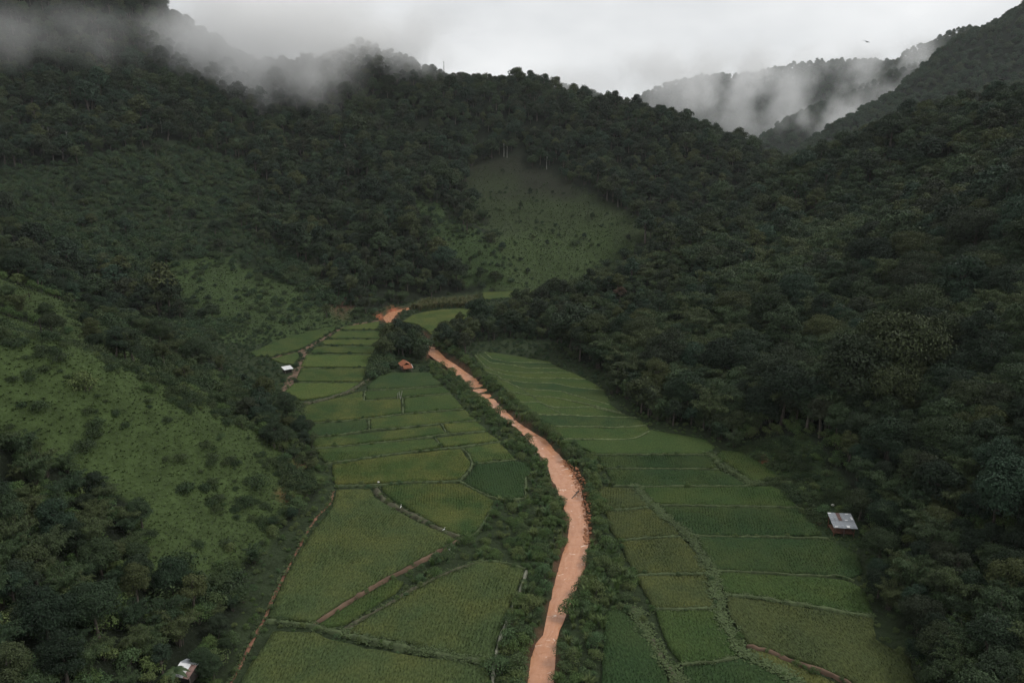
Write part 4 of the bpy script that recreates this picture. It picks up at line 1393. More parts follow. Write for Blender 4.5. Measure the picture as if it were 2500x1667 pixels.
# reed bed and cane behind the river bend
wp = [G(a, b) for a, b in c5([(1060, 268), (1150, 235), (1300, 222), (1470, 210), (1490, 240), (1430, 262), (1250, 268), (1120, 290)])]
x, y = scatter(min(p[0] for p in wp), max(p[0] for p in wp), min(p[1] for p in wp), max(p[1] for p in wp), 1.6)
ok = pip(x, y, wp)
for a, b in zip(x[ok], y[ok]):
    put(a, b, 0, 'cane0', rng.uniform(.8, 1.3), 'cane')

# grove around the orange hut and the wooded point across the river
def grove(poly, step, keys, s0, s1, reg, avoid=()):
    wp = [G(a, b) for a, b in poly]
    x, y = scatter(min(p[0] for p in wp), max(p[0] for p in wp), min(p[1] for p in wp), max(p[1] for p in wp), step)
    ok = pip(x, y, wp) & (river_dist(x, y) > 1.6)
    for a, b in zip(x[ok], y[ok]):
        put(a, b, ground_z(a, b) - .2, keys[rng.integers(len(keys))], rng.uniform(s0, s1), reg)


grove(c5([(890, 560), (930, 480), (1050, 480), (1110, 520), (1150, 600), (1120, 622), (1070, 575), (960, 590), (900, 620)]), 3.4, FARK, .62, .95, 'grove')
grove(c5([(985, 440), (1060, 440), (1130, 475), (1080, 490), (1000, 470)]), 3.2, SCRUB, 1.3, 2.0, 'grove_bush')
grove(c5([(830, 600), (900, 590), (960, 640), (900, 690), (800, 720), (790, 690)]), 2.2, SCRUB, .8, 1.5, 'grove_bush')
grove(c5([(1150, 500), (1240, 470), (1330, 440), (1440, 420), (1450, 560), (1420, 620), (1350, 600), (1250, 560)]), 3.6, FARK + BAMF, .5, .78, 'right')
grove(c6([(160, 690), (190, 775), (305, 845), (405, 908), (575, 962), (705, 988), (800, 1050), (900, 1075), (780, 960), (610, 890), (430, 810), (310, 730), (235, 670)]), 3.1, FARK + BAMF, .5, .9, 'right')
grove(dd([(1995, 1300), (2040, 1290), (2075, 1400), (2130, 1480), (2200, 1568), (2240, 1640), (2150, 1640), (2075, 1500), (2020, 1400)]), 2.8, NEAR + BAM, .36, .6, 'right')
grove(c5([(860, 400), (900, 395), (940, 440), (890, 450)]), 2.4, SCRUB, .8, 1.4, 'grove_bush')

# grass tufts on the open slopes and the bunds: one mesh each
def tuft_mesh(name, P, hgt, mat, label, nb_=5):
    P = np.asarray(P, float)
    n_ = len(P)
    base = np.repeat(P[:, :3], nb_, 0)
    hh = np.repeat(P[:, 3], nb_) * rng.uniform(.6, 1.2, n_ * nb_) * hgt
    az = rng.uniform(0, 6.283, n_ * nb_)
    d_ = np.stack([np.cos(az), np.sin(az), np.zeros_like(az)], 1)
    s_ = np.stack([-d_[:, 1], d_[:, 0], d_[:, 2]], 1)
    base = base + d_ * (hh * .25)[:, None] * rng.uniform(0, 1, (n_ * nb_, 1))
    w_ = (hh * .2)[:, None]
    up_ = np.array([0, 0, 1.0])
    m_ = base + d_ * (hh * .45)[:, None] + up_ * (hh * .48)[:, None]
    t_ = base + d_ * (hh * 1.15)[:, None] + up_ * (hh * rng.uniform(.35, .7, hh.shape))[:, None]
    v_ = np.stack([base - s_ * w_ - up_ * .1, base + s_ * w_ - up_ * .1, m_ + s_ * w_ * .9, m_ - s_ * w_ * .9, t_], 1).reshape(-1, 3)
    o_ = np.arange(n_ * nb_)[:, None] * 5
    f_ = np.concatenate([o_ + np.array([[0, 1, 2, 3]]), o_ + np.array([[3, 2, 4]])], 1)
    tot = np.tile([4, 3], n_ * nb_)
    me = mesh_np(name, v_, f_.ravel(), tot, False, [mat])
    set_attr(me, 'leafvar', 'FLOAT', 'POINT', np.repeat(np.clip(np.repeat(.5 + .3 * vnoise(P[:, 0], P[:, 1], 7, 51) + .3 * vnoise(P[:, 0], P[:, 1], 23, 52), nb_) * .6 + rng.uniform(0, .4, n_ * nb_), 0, 1), 5))
    o = link(bpy.data.objects.new(name, me))
    return tag(o, label, 'grass', kind='stuff')


x, y = scatter(-260, 120, 60, 260, .8)
z = height(x, y)
px, py, d = project(x, y, z)
rg_ = region(px + rng.normal(0, 7, px.size), py + rng.normal(0, 6, px.size))
ok = in_frame(px, py, d, 60) & np.isin(rg_, ['grass_slope', 'grass_strip', 'hut_grass'])
tuft_mesh('slope_grass', np.stack([x[ok], y[ok], z[ok], rng.uniform(.5, 1.1, ok.sum())], 1), .52, M['grass'], 'rough yellow-green grass on the open slopes')
x, y = scatter(-260, 180, 255, 560, 1.7)
z = height(x, y)
px, py, d = project(x, y, z)
rg_ = region(px + rng.normal(0, 7, px.size), py + rng.normal(0, 6, px.size))
ok = in_frame(px, py, d, 60) & np.isin(rg_, ['grass_foot', 'green_spur', 'clearing']) & ~((rg_ == 'clearing') & (rng.uniform(size=px.size) > np.clip((py + vnoise(x, y, 18, 17) * 45 - 370 * DS) / (200 * DS), .12, 1)))
M['far_grass'] = leaf_mat('cleared_hillside_grass', [(.046, .070, .025), (.054, .076, .028)], leafvar=.55)
tuft_mesh('hillside_grass', np.stack([x[ok], y[ok], z[ok], rng.uniform(.5, 1.2, ok.sum())], 1), .8, M['far_grass'], 'sparse grass on the cleared hillside and hill foot')
M['bund_tuft'] = leaf_mat('bund_weeds', [(.062, .090, .036), (.070, .094, .038)], leafvar=.6)
tuft_mesh('bund_grass', np.concatenate(TUFT_PTS), .6, M['bund_tuft'], 'weeds and grass tufts growing along the paddy bunds', 6)

# marked single trees
def on_hill(px, py, Y):
    """the ground under a picked tree: its real place at distance Y"""
    X = W(px, py, Y)[0]
    return X, Y, ground_z(X, Y)


def march(px, py):
    dx, dy, dz = ray(px, py)
    t = np.arange(40, 900, 1.5)
    xs, ys, zs = dx * t, dy * t, CAM_Z + dz * t
    hit = np.nonzero(zs < height(xs, ys))[0]
    i = hit[0] if len(hit) else -1
    return float(xs[i]), float(ys[i]), float(zs[i])


SINGLE = []
for px, py, key, sc, lab in ((2265, 690, 'olive', .80, 'largest olive-green domed tree standing out on the right hill'), (1512, 745, 'brown', .85, 'dry brown tree at the wooded foot of the right hill'),
                             (112, 358, 'tall', .95, 'tall tree with pale bare trunk, first of three at the left forest edge'), (124, 360, 'tall1', 1.0, 'slimmer pale-trunked tree, second of three at the left forest edge'), (168, 364, 'tall', .85, 'pale-trunked tree, third of three at the left forest edge'),
                             (395, 325, 'tall1', .8, 'pale leaning trunk alone in the left mountain forest'), (845, 400, 'tall', 1.05, 'tallest pale bare trunk below the central ridge'), (903, 412, 'tall1', .9, 'pale trunk just right of the tallest one below the ridge'),
                             (745, 490, 'tall', .85, 'pale trunk beside the shrubby slope'), (944, 415, 'tall1', .9, 'pale-trunked tree left of the cleared hillside'), (1038, 455, 'tall', .8, 'pale-trunked tree at the upper left edge of the clearing'),
                             (1230, 385, 'tall', .8, 'pale-trunked tree right above the clearing'), (1238, 388, 'tall1', .8, 'second pale-trunked tree right above the clearing'), (1335, 415, 'tall1', .8, 'pale trunk at the clearing\'s upper right edge'),
                             (1170, 730, 'bamf0', .55, 'lone slim dark tree at the edge of the farthest paddy'), (1210, 690, 'far4', .8, 'rounded dark tree at the foot of the cleared gully'), (1400, 600, 'scrub2', 1.5, 'dark bush alone on the lower clearing'),
                             (1408, 598, 'scrub1', 1.3, 'smaller dark bush beside the lone bush on the clearing'), (208, 955, 'bush3', 1.5, 'big round bush alone on the grass slope')):
    SINGLE.append((march(px, py), key, sc, lab))
SX = np.array([s[0][:2] for s in SINGLE])

# ------------------------------------------------------------------ single plants and the mass
pos = np.array(ALL['pos'])
keys = np.array(ALL['key'])
scl = np.array(ALL['scl'])
rot = np.array(ALL['rot'])
reg = np.array(ALL['reg'])
# keep clear of the huts and marked trees
CLEAR = [(G(2050, 1297), 3.6), (G(990, 905), 3.4), (G(703, 905), 3.0), (G(452, 1650), 2.0)] + [((s[0], s[1]), 3.0 if k[:4] != 'bush' else 1.5) for s, k in zip(SX, [s[1] for s in SINGLE])] + [((SX[0][0], SX[0][1]), 6.5)]
keepm = np.ones(len(pos), bool)
for (cx_, cy_), r_ in CLEAR:
    keepm &= np.hypot(pos[:, 0] - cx_, pos[:, 1] - cy_) > r_
# nothing tall between the camera and the huts
for hx, hy, ln, hw in ((2050, 1297, 9, 2.6), (990, 905, 8, 2.4), (703, 905, 8, 2.4), (452, 1650, 6, 1.5)):
    X0, Y0 = G(hx, hy)
    L0 = math.hypot(X0, Y0)
    al = (pos[:, 0] * X0 + pos[:, 1] * Y0) / L0
    ac = np.abs(pos[:, 0] * Y0 - pos[:, 1] * X0) / L0
    keepm &= ~((al > L0 - ln) & (al < L0) & (ac < hw))
pos, keys, scl, rot, reg = [v[keepm] for v in (pos, keys, scl, rot, reg)]
ppx, ppy, pd = project(pos[:, 0], pos[:, 1], pos[:, 2] + 3)
is_tree = np.array([k[:3] in ('nea', 'far', 'bam') for k in keys])
TREE_LAB = {
    ('tree', 'right'): ('broadleaf_tree', 'dark green broadleaf tree in the dense forest on the right hill', 'tree', 'nearest broadleaf trees of the right hill forest'),
    ('bam', 'right'): ('bamboo_clump', 'arching dark green bamboo clump in the forest on the right hill', 'bamboo', 'nearest bamboo clumps of the right hill forest'),
    ('tree', 'spur'): ('broadleaf_tree', 'dark green broadleaf tree on the wooded parts of the left spur', 'tree', 'nearest broadleaf trees of the left spur'),
    ('bam', 'spur'): ('bamboo_clump', 'feathery bamboo clump on the wooded parts of the left spur', 'bamboo', 'nearest bamboo clumps of the left spur'),
    ('tree', 'grove'): ('broadleaf_tree', 'dark tree in the grove behind the orange-roofed hut', 'tree', 'trees of the grove at the orange-roofed hut'),
}
inview = (ppx > -30) & (ppx < 2530) & (ppy > -30) & (ppy < 1690)
size = scl * np.where(is_tree, 1.0, .25) / np.maximum(pd, 1)
size = np.where(reg == 'grove', 9.0, size)


def spawn(i_key, loc, r_, s_, name, label, cat, group):
    o = empty(name, loc)
    o.rotation_euler = r_
    o.scale = (s_, s_, s_)
    crown, trunk = PROTO[i_key]
    cn = crown.name.split('.')[0]
    link(bpy.data.objects.new(cn, crown), o)
    if trunk is not None:
        link(bpy.data.objects.new(trunk.name.split('.')[0], trunk), o)
    return tag(o, label, cat, group)


def describe(fam, rg, px_, py_, s_, key):
    if fam == 'bam':
        sz = 'big' if s_ > .62 else 'small' if s_ < .48 else 'medium-sized'
        what = 'arching bamboo clump'
    else:
        idx = int(key[-1])
        hgt = s_ * specs[idx][1]
        sz = 'tall' if hgt > 9.5 else 'small' if hgt < 6 else 'medium-sized'
        what = ('broad-crowned tree', 'compact-crowned tree', 'spreading wide-crowned tree', 'narrow-crowned tree', 'low round-crowned tree', 'high-crowned tree')[idx]
    if rg == 'right':
        where = ('in the lower right corner' if py_ > 1450 else 'at the right edge level with the tin-roofed hut' if px_ > 2280 and py_ > 1150 else
                 'just right of the tin-roofed hut' if py_ > 1150 and px_ > 2050 else 'above the rough grass behind the tin-roofed hut' if py_ > 950 and px_ < 2100 else
                 'on the right hill high above the tin-roofed hut' if py_ > 900 else 'at the wooded foot above the curved terraces' if px_ < 1800 else 'at the right edge of the upper hill forest')
    else:
        where = ('beside the hut in the lower left corner' if py_ > 1480 else 'in the dark wood below the left grass slope' if py_ > 1000 and px_ < 520 else
                 'along the hill foot by the red dirt path' if py_ > 1000 else 'in the tree row above the upper grass strip' if px_ < 500 else 'in the tree row dropping to the white-roofed hut')
    return '%s %s %s' % (sz, what, where)


single_idx = np.zeros(len(pos), bool)
order = np.argsort(-np.where(is_tree & inview & np.isin(reg, ['right', 'spur', 'grove']), size, -1))
nt_, nbm = 0, 0
for i in order:
    if nt_ >= 190 and nbm >= 90 or not (is_tree[i] and inview[i]):
        break
    fam = 'bam' if keys[i].startswith('bam') else 'tree'
    if fam == 'tree' and nt_ >= 190 or fam == 'bam' and nbm >= 90:
        continue
    if (fam, reg[i]) not in TREE_LAB:
        continue
    nm_, lab_, cat_, grp_ = TREE_LAB[(fam, reg[i])]
    if reg[i] != 'grove':
        lab_ = describe(fam, reg[i], ppx[i], ppy[i], scl[i], keys[i])
    spawn(keys[i], tuple(pos[i]), tuple(rot[i]), float(scl[i]), nm_, lab_, cat_, grp_)
    single_idx[i] = True
    if fam == 'tree': nt_ += 1
    else: nbm += 1
def bank_label(what, side, py_, big_):
    w_ = ('at the bottom edge' if py_ > 1560 else 'beside the big near paddy' if py_ > 1400 else 'by the lower bend' if py_ > 1290 else 'across from the orange rocks' if side == 'left' and py_ > 1100 else
          'next to the orange rocks' if py_ > 1100 else 'along the upper straight')
    return '%s %s on the %s river bank %s' % ('big' if big_ else 'small', what, side, w_)


# river bushes: the nearest singly
isb = (reg == 'bank') & inview
ordb = np.argsort(-np.where(isb & np.char.startswith(keys, 'bush'), size, -1))[:110]
for i in ordb:
    side = 'left' if pos[i][0] < np.interp(pos[i][1], RC[::-1, 1], RC[::-1, 0]) else 'right'
    spawn(keys[i], tuple(pos[i]), tuple(rot[i]), float(scl[i]), 'riverside_bush', bank_label('leafy green bush', side, ppy[i], scl[i] > .75), 'bush', 'bushes on the %s river bank' % side)
    single_idx[i] = True
ordb = np.argsort(-np.where(isb & np.char.startswith(keys, 'reed'), size, -1))[:50]
for i in ordb:
    side = 'left' if pos[i][0] < np.interp(pos[i][1], RC[::-1, 1], RC[::-1, 0]) else 'right'
    spawn(keys[i], tuple(pos[i]), tuple(rot[i]), float(scl[i]), 'reed_clump', bank_label('arching reed clump', side, ppy[i], scl[i] > .85), 'reeds', 'reed clumps on the %s river bank' % side)
    single_idx[i] = True
for (loc, key, sc, lab) in SINGLE:
    nm_ = {'tall': 'pale_trunked_tree', 'tall1': 'pale_trunked_tree', 'olive': 'olive_tree_crown', 'brown': 'dry_tree'}.get(key, 'bush' if key[:3] in ('scr', 'bus') else 'slim_tree' if key[:3] == 'bam' else 'broadleaf_tree')
    if key == 'olive':
        nm_ = 'domed_tree'
    spawn(key, (loc[0], loc[1], loc[2] - .3), (0, 0, rng.uniform(0, 6)), sc, nm_, lab, 'bush' if nm_ == 'bush' else 'tree', 'pale-trunked trees on the mountain' if 'pale' in nm_ else None)

# the uncountable rest, one object for each mass
PROTO_OBJ = {}
for k, (crown, trunk) in PROTO.items():
    PROTO_OBJ[k] = [bpy.data.objects.new('source_' + k, m_) for m_ in (crown, trunk) if m_ is not None]


def mass(name, sel, label, cat):
    ids = np.nonzero(sel)[0]
    if not len(ids):
        return
    ks = sorted(set(keys[ids]))
    me = bpy.data.meshes.new(name)
    me.vertices.add(len(ids))
    me.vertices.foreach_set('co', pos[ids].astype(np.float32).ravel())
    set_attr(me, 'plant', 'INT', 'POINT', [ks.index(k) for k in keys[ids]])
    set_attr(me, 'turn', 'FLOAT_VECTOR', 'POINT', rot[ids])
    set_attr(me, 'size', 'FLOAT', 'POINT', scl[ids])
    me.update()
    o = link(bpy.data.objects.new(name, me))
    tag(o, label, cat, kind='stuff')
    ng = bpy.data.node_groups.new(name, 'GeometryNodeTree')
    ng.interface.new_socket('Geometry', in_out='INPUT', socket_type='NodeSocketGeometry')
    ng.interface.new_socket('Geometry', in_out='OUTPUT', socket_type='NodeSocketGeometry')
    gi, go = N(ng, 'NodeGroupInput'), N(ng, 'NodeGroupOutput')
    jn = N(ng, 'GeometryNodeJoinGeometry')
    at_r = N(ng, 'GeometryNodeInputNamedAttribute', data_type='FLOAT_VECTOR')
    at_r.inputs['Name'].default_value = 'turn'
    at_s = N(ng, 'GeometryNodeInputNamedAttribute', data_type='FLOAT')
    at_s.inputs['Name'].default_value = 'size'
    at_k = N(ng, 'GeometryNodeInputNamedAttribute', data_type='INT')
    at_k.inputs['Name'].default_value = 'plant'
    e2r = N(ng, 'FunctionNodeEulerToRotation')
    ng.links.new(at_r.outputs[0], e2r.inputs[0])
    for j, k in enumerate(ks):
        cmpn = N(ng, 'FunctionNodeCompare', data_type='INT', operation='EQUAL')
        ng.links.new(at_k.outputs[0], cmpn.inputs[2])
        cmpn.inputs[3].default_value = j
        jj = N(ng, 'GeometryNodeJoinGeometry')
        for po in PROTO_OBJ[k]:
            oi = N(ng, 'GeometryNodeObjectInfo', transform_space='ORIGINAL')
            oi.inputs['Object'].default_value = po
            oi.inputs['As Instance'].default_value = False
            ng.links.new(oi.outputs['Geometry'], jj.inputs[0])
        iop = N(ng, 'GeometryNodeInstanceOnPoints')
        ng.links.new(gi.outputs[0], iop.inputs['Points'])
        ng.links.new(cmpn.outputs[0], iop.inputs['Selection'])
        ng.links.new(jj.outputs[0], iop.inputs['Instance'])
        ng.links.new(e2r.outputs[0], iop.inputs['Rotation'])
        ng.links.new(at_s.outputs[0], iop.inputs['Scale'])
        ng.links.new(iop.outputs[0], jn.inputs[0])
    ng.links.new(jn.outputs[0], go.inputs[0])
    md = o.modifiers.new('plants', 'NODES')
    md.node_group = ng
    return o


rest = ~single_idx
mass('right_hill_forest', rest & is_tree & (reg == 'right'), 'dense dark forest covering the right hill', 'forest')
mass('mountain_forest', rest & is_tree & (reg == 'mountain'), 'forest covering the big mountain and ridge', 'forest')
mass('spur_forest', rest & is_tree & np.isin(reg, ['spur', 'grove']), 'low woodland on the left spur', 'forest')
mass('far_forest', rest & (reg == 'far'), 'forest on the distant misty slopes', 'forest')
mass('hillside_scrub', rest & np.isin(reg, ['scrub_left', 'scrub_right', 'grove_bush']), 'bushes and scrub over the open hillsides', 'scrub')
mass('undergrowth', rest & (reg == 'under'), 'low undergrowth beneath the trees and beside the paddies', 'undergrowth')
mass('riverbank_undergrowth', rest & (reg == 'bank'), 'dense low plants along both river banks', 'undergrowth')
mass('cane_bed', rest & (reg == 'cane'), 'yellowish cane bed behind the river bend', 'reeds')
print('PLANTS', len(pos), 'single', int(single_idx.sum()))

# ------------------------------------------------------------------ huts
def corrugated(w, l, mat, thick=.02):
    n_ = 14
    top, fac = [], []
    for side in (0, 1):
        for j, yy in enumerate((-l / 2, l / 2)):
            for i in range(n_ + 1):
                top.append((-w / 2 + w * i / n_, yy, .035 * math.cos(i * math.pi) + side * thick))
    m_ = n_ + 1
    for side in (0, 1):
        o = side * 2 * m_
        for i in range(n_):
            f = (o + i, o + i + 1, o + m_ + i + 1, o + m_ + i)
            fac.append(f if side else f[::-1])
    for i in range(n_):
        fac.append((i, i + 1, 2 * m_ + i + 1, 2 * m_ + i))
        fac.append((m_ + i + 1, m_ + i, 3 * m_ + i, 3 * m_ + i + 1))
    fac.append((0, 2 * m_, 3 * m_, m_))
    fac.append((n_, m_ + n_, 3 * m_ + n_, 2 * m_ + n_))
    return MB().poly(top, fac)


def place(ob, loc, rot=(0, 0, 0)):
    ob.location = loc
    ob.rotation_euler = rot
    return ob


def base_at(px, py):
    x_, y_ = G(px, py)
    for _ in range(4):
        z_ = ground_z(x_, y_)
        x_, y_ = G(px, py, z_)
    return x_, y_, ground_z(x_, y_)


# hut with the patched tin roof, right
hx, hy, hz = base_at(2052, 1299)
hut = tag(empty('field_hut', (hx, hy, hz), R(-6)), 'open field hut with patched grey corrugated roof, right of the paddies', 'hut')
hut.scale = (.93, .93, .93)
Wd, Dp = 4.1, 3.7
sl = math.atan2(.9, Dp)
for sx in (-1, 1):
    for sy, ht in ((-1, 1.9), (1, 2.75)):
        MB().tube([(sx * (Wd / 2 - .3), sy * (Dp / 2 - .35), -.6), (sx * (Wd / 2 - .3), sy * (Dp / 2 - .35), ht)], .08, 7).build('post', M['orange_wood'], hut)
MB().tube([(0, -Dp / 2 + .35, -.6), (0, -Dp / 2 + .35, 1.9)], .06, 6).build('post', M['grey_wood'], hut)
for k in range(9):
    MB().box((-1.64 + k * .41, 0.1, .62), (.36, 2.9, .05)).build('floor_plank', M['orange_wood'], hut)
for sy in (-1.3, 1.4):
    MB().box((0, sy, .53), (3.7, .1, .12)).build('floor_beam', M['orange_wood'], hut)
MB().tube([(-Wd / 2 + .3, -Dp / 2 + .35, .2), (-Wd / 2 + .9, -Dp / 2 + .35, 1.8)], .05, 6).build('brace', M['orange_wood'], hut)
MB().box((.4, 1.45, 1.3), (2.9, .05, 1.3)).build('back_wall', M['dark_wood'], hut)
for sy, zz in ((-1.55, 1.93), (0, 2.3), (1.6, 2.72)):
    MB().tube([(-Wd / 2, sy, zz), (Wd / 2, sy, zz)], .05, 6).build('rafter', M['orange_wood'], hut)
for r_ in range(2):
    for c_ in range(6):
        rust = (r_, c_) in ((1, 2),)
        sh = corrugated(.74, Dp / 2 + .22, M['grey_roof']).build('roof_sheet', M['rust_roof' if rust else 'grey_roof'], hut)
        yy = -Dp / 4 - .02 if r_ == 0 else Dp / 4 + .02
        place(sh, (-Wd / 2 + .37 + c_ * .69, yy, 2.36 + yy * math.tan(sl) + (.05 if r_ else 0) + .012 * (c_ % 2)), (sl, 0, rng.uniform(-.02, .02)))
for (a, b, w_, l_) in ((-1.7, 1.75, .55, .22), (.75, 0.05, .5, .3), (1.35, 1.7, .55, .25), (1.85, .6, .35, .7), (.6, -1.6, .55, .5), (-1.5, -1.75, .6, .18)):
    pt = MB().box((0, 0, 0), (w_, l_, .03)).build('roof_patch', M['white_roof'], hut)
    place(pt, (a, b, 2.47 + b * math.tan(sl)), (sl, 0, .03))
so = MB()
so.poly([(math.cos(a) * 1.1 * (1 + .2 * math.sin(3 * a)), math.sin(a) * .6, -.1) for a in np.linspace(0, 2 * math.pi, 13)[:-1]] + [(.1, 0, .55)], [(i, (i + 1) % 12, 12) for i in range(12)])
mo = so.build('soil_heap', M['red_soil'])
mo.location = (hx - 2.7, hy + 3.0, ground_z(hx - 2.7, hy + 3.0))
tag(mo, 'small heap of red soil behind the tin-roofed hut', 'soil heap')

# orange-roofed hut in front of the grove
ox, oy, oz = base_at(990, 903)
hut = tag(empty('field_hut', (ox, oy, oz), R(24)), 'small field hut with two rusty orange roofs in front of the grove', 'hut')
for sx in (-1, 1):
    for sy in (-1.9, 0, 1.9):
        MB().tube([(sx * 1.25, sy, -.5), (sx * 1.25, sy, 1.75)], .07, 6).build('post', M['grey_wood'], hut)
for k in range(7):
    MB().box((-1.17 + k * .39, .2, .7), (.35, 3.6, .05)).build('floor_plank', M['orange_wood'], hut)
MB().box((0, 1.85, 1.25), (2.4, .05, 1.0)).build('back_wall', M['dark_wood'], hut)
MB().box((1.2, .6, 1.2), (.05, 2.4, .9)).build('side_wall', M['dark_wood'], hut)
for sx in (-1, 1):
    for k in range(4):
        sh = corrugated(1.06, 1.95, M['orange_roof']).build('roof_sheet', M['orange_roof'], hut)
        place(sh, (sx * .86, -1.25 + k * 1.02, 2.25), (0, sx * R(32), 0))
        sh.data.transform(Matrix.Rotation(R(90), 4, 'Z'))
        sh.rotation_euler = (0, sx * R(32), 0)
MB().tube([(0, -1.9, 2.8), (0, 2.4, 2.8)], .07, 6).build('ridge_pole', M['orange_wood'], hut)
for sx in (-1, 1):
    MB().tube([(sx * 1.1, -3.5, -.5), (sx * 1.1, -3.5, 1.35)], .06, 6).build('post', M['grey_wood'], hut)
for k in range(3):
    sh = corrugated(.98, 1.75, M['orange_roof']).build('porch_roof_sheet', M['orange_roof'], hut)
    place(sh, (-.92 + k * .92, -2.75, 1.78 + .012 * (k % 2)), (R(24), 0, 0))
MB().box((0, -1.92, 2.15), (3.0, .06, .08)).build('tie_beam', M['orange_wood'], hut)
MB().box((1.45, -2.75, 1.84), (.09, 1.85, .05), Matrix.Rotation(R(24), 3, 'X')).build('roof_edge', M['white_roof'], hut)

# white-roofed hut by the dirt track
ox, oy, oz = base_at(702, 909)
hut = tag(empty('field_hut', (ox, oy, oz), R(38)), 'small hut with bright white sheet roof beside the dirt track', 'hut')
for sx in (-1, 1):
    for sy in (-1, 1):
        MB().tube([(sx * 1.05, sy * 1.05, -.5), (sx * 1.05, sy * 1.05, 1.35 + .2 * sy)], .07, 6).build('post', M['grey_wood'], hut)
for k in range(3):
    sh = corrugated(.98, 2.9, M['white_roof']).build('roof_sheet', M['white_roof'], hut)
    place(sh, (-.94 + k * .94, 0, 1.5 + .012 * (k % 2)), (R(9), 0, 0))
for (c_, s_) in (((0, 1.0, .7), (2.1, .05, 1.1)), ((-1.02, 0, .55), (.05, 2.0, .9)), ((1.02, 0, .55), (.05, 2.0, .9)), ((0, -1.0, .35), (2.1, .05, .55))):
    MB().box(c_, s_).build('wall', M['dark_wood'], hut)

# hut half hidden by the banana plant, bottom left
ox, oy, oz = base_at(462, 1655)
hut = tag(empty('field_hut', (ox, oy, oz), R(-14)), 'small white and rust roofed hut behind the banana plant', 'hut')
for sx in (-1, 1):
    for sy in (-1, 1):
        MB().tube([(sx * .95, sy * 1.0, -.6), (sx * .95, sy * 1.0, 1.35)], .06, 6).build('post', M['grey_wood'], hut)
for (c_, s_) in (((0, .95, .7), (1.9, .05, 1.2)), ((-.92, 0, .7), (.05, 1.9, 1.2)), ((.92, 0, .7), (.05, 1.9, 1.2)), ((0, -.95, .6), (1.9, .05, 1.0))):
    MB().box(c_, s_).build('wall', M['dark_wood'], hut)
for k, mt in enumerate(('white_roof', 'white_roof', 'rust_roof')):
    sh = corrugated(.78, 1.75, M[mt]).build('roof_sheet', M[mt], hut)
    place(sh, (-.78 + k * .76, -.55, 1.5 + .012 * (k % 2)), (R(20), 0, 0))
for k in range(3):
    sh = corrugated(.78, 1.15, M['grey_roof']).build('roof_sheet', M['grey_roof'], hut)
    place(sh, (-.78 + k * .76, .78, 1.62 + .012 * (k % 2)), (R(-20), 0, 0))

# banana plant
bx_, by_, bz_ = base_at(428, 1668)
ban = tag(empty('banana_plant', (bx_, by_, bz_)), 'banana plant with broad arching leaves in front of the white hut', 'banana plant')
MB().tube([(0, 0, -.3), (0, 0, .8), (.05, 0, 1.5)], [.14, .12, .08], 8).build('stem', M['bush'], ban, True)
for i in range(9):
    az = i * 2.4 + .3
    ln_, up_ = rng.uniform(1.3, 1.9), rng.uniform(.5, 1.3)
    d_ = Vector((math.cos(az), math.sin(az), 0))
    s_ = Vector((-d_.y, d_.x, 0))
    V_, F_ = [], []
    for j in range(8):
        q_ = j / 7
        c_ = Vector((0, 0, 1.3)) + d_ * ln_ * q_ + Vector((0, 0, up_ * (1.9 * q_ - 2.0 * q_ * q_)))
        w_ = .30 * math.sin(math.pi * min(1, .08 + q_ * .94)) ** .7
        V_ += [c_ - s_ * w_ + Vector((0, 0, -.06)), c_, c_ + s_ * w_ + Vector((0, 0, -.06))]
        if j:
            o = (j - 1) * 3
            F_ += [(o, o + 1, o + 4, o + 3), (o + 1, o + 2, o + 5, o + 4)]
    MB().poly(V_, F_).build('leaf', M['banana'], ban, True)

# ------------------------------------------------------------------ small things
def rock_mesh(seed, mat):
    rg = np.random.default_rng(seed)
    mb = MB()
    v_, f_ = [], []
    n1, n2 = 7, 4
    for j in range(1, n2):
        for i in range(n1):
            th, ph = 2 * math.pi * i / n1, math.pi * j / n2
            k = rg.uniform(.7, 1.15)
            v_.append((math.cos(th) * math.sin(ph) * k, math.sin(th) * math.sin(ph) * k * .8, math.cos(ph) * k * .65))
    v_ += [(0, 0, .6), (0, 0, -.6)]
    for j in range(n2 - 2):
        for i in range(n1):
            f_.append((j * n1 + i, (j + 1) * n1 + i, (j + 1) * n1 + (i + 1) % n1, j * n1 + (i + 1) % n1))
    t_ = len(v_) - 2
    for i in range(n1):
        f_.append((t_, i, (i + 1) % n1))
        f_.append((t_ + 1, (n2 - 2) * n1 + (i + 1) % n1, (n2 - 2) * n1 + i))
    return mb.poly(v_, f_).mesh('rock', mat)


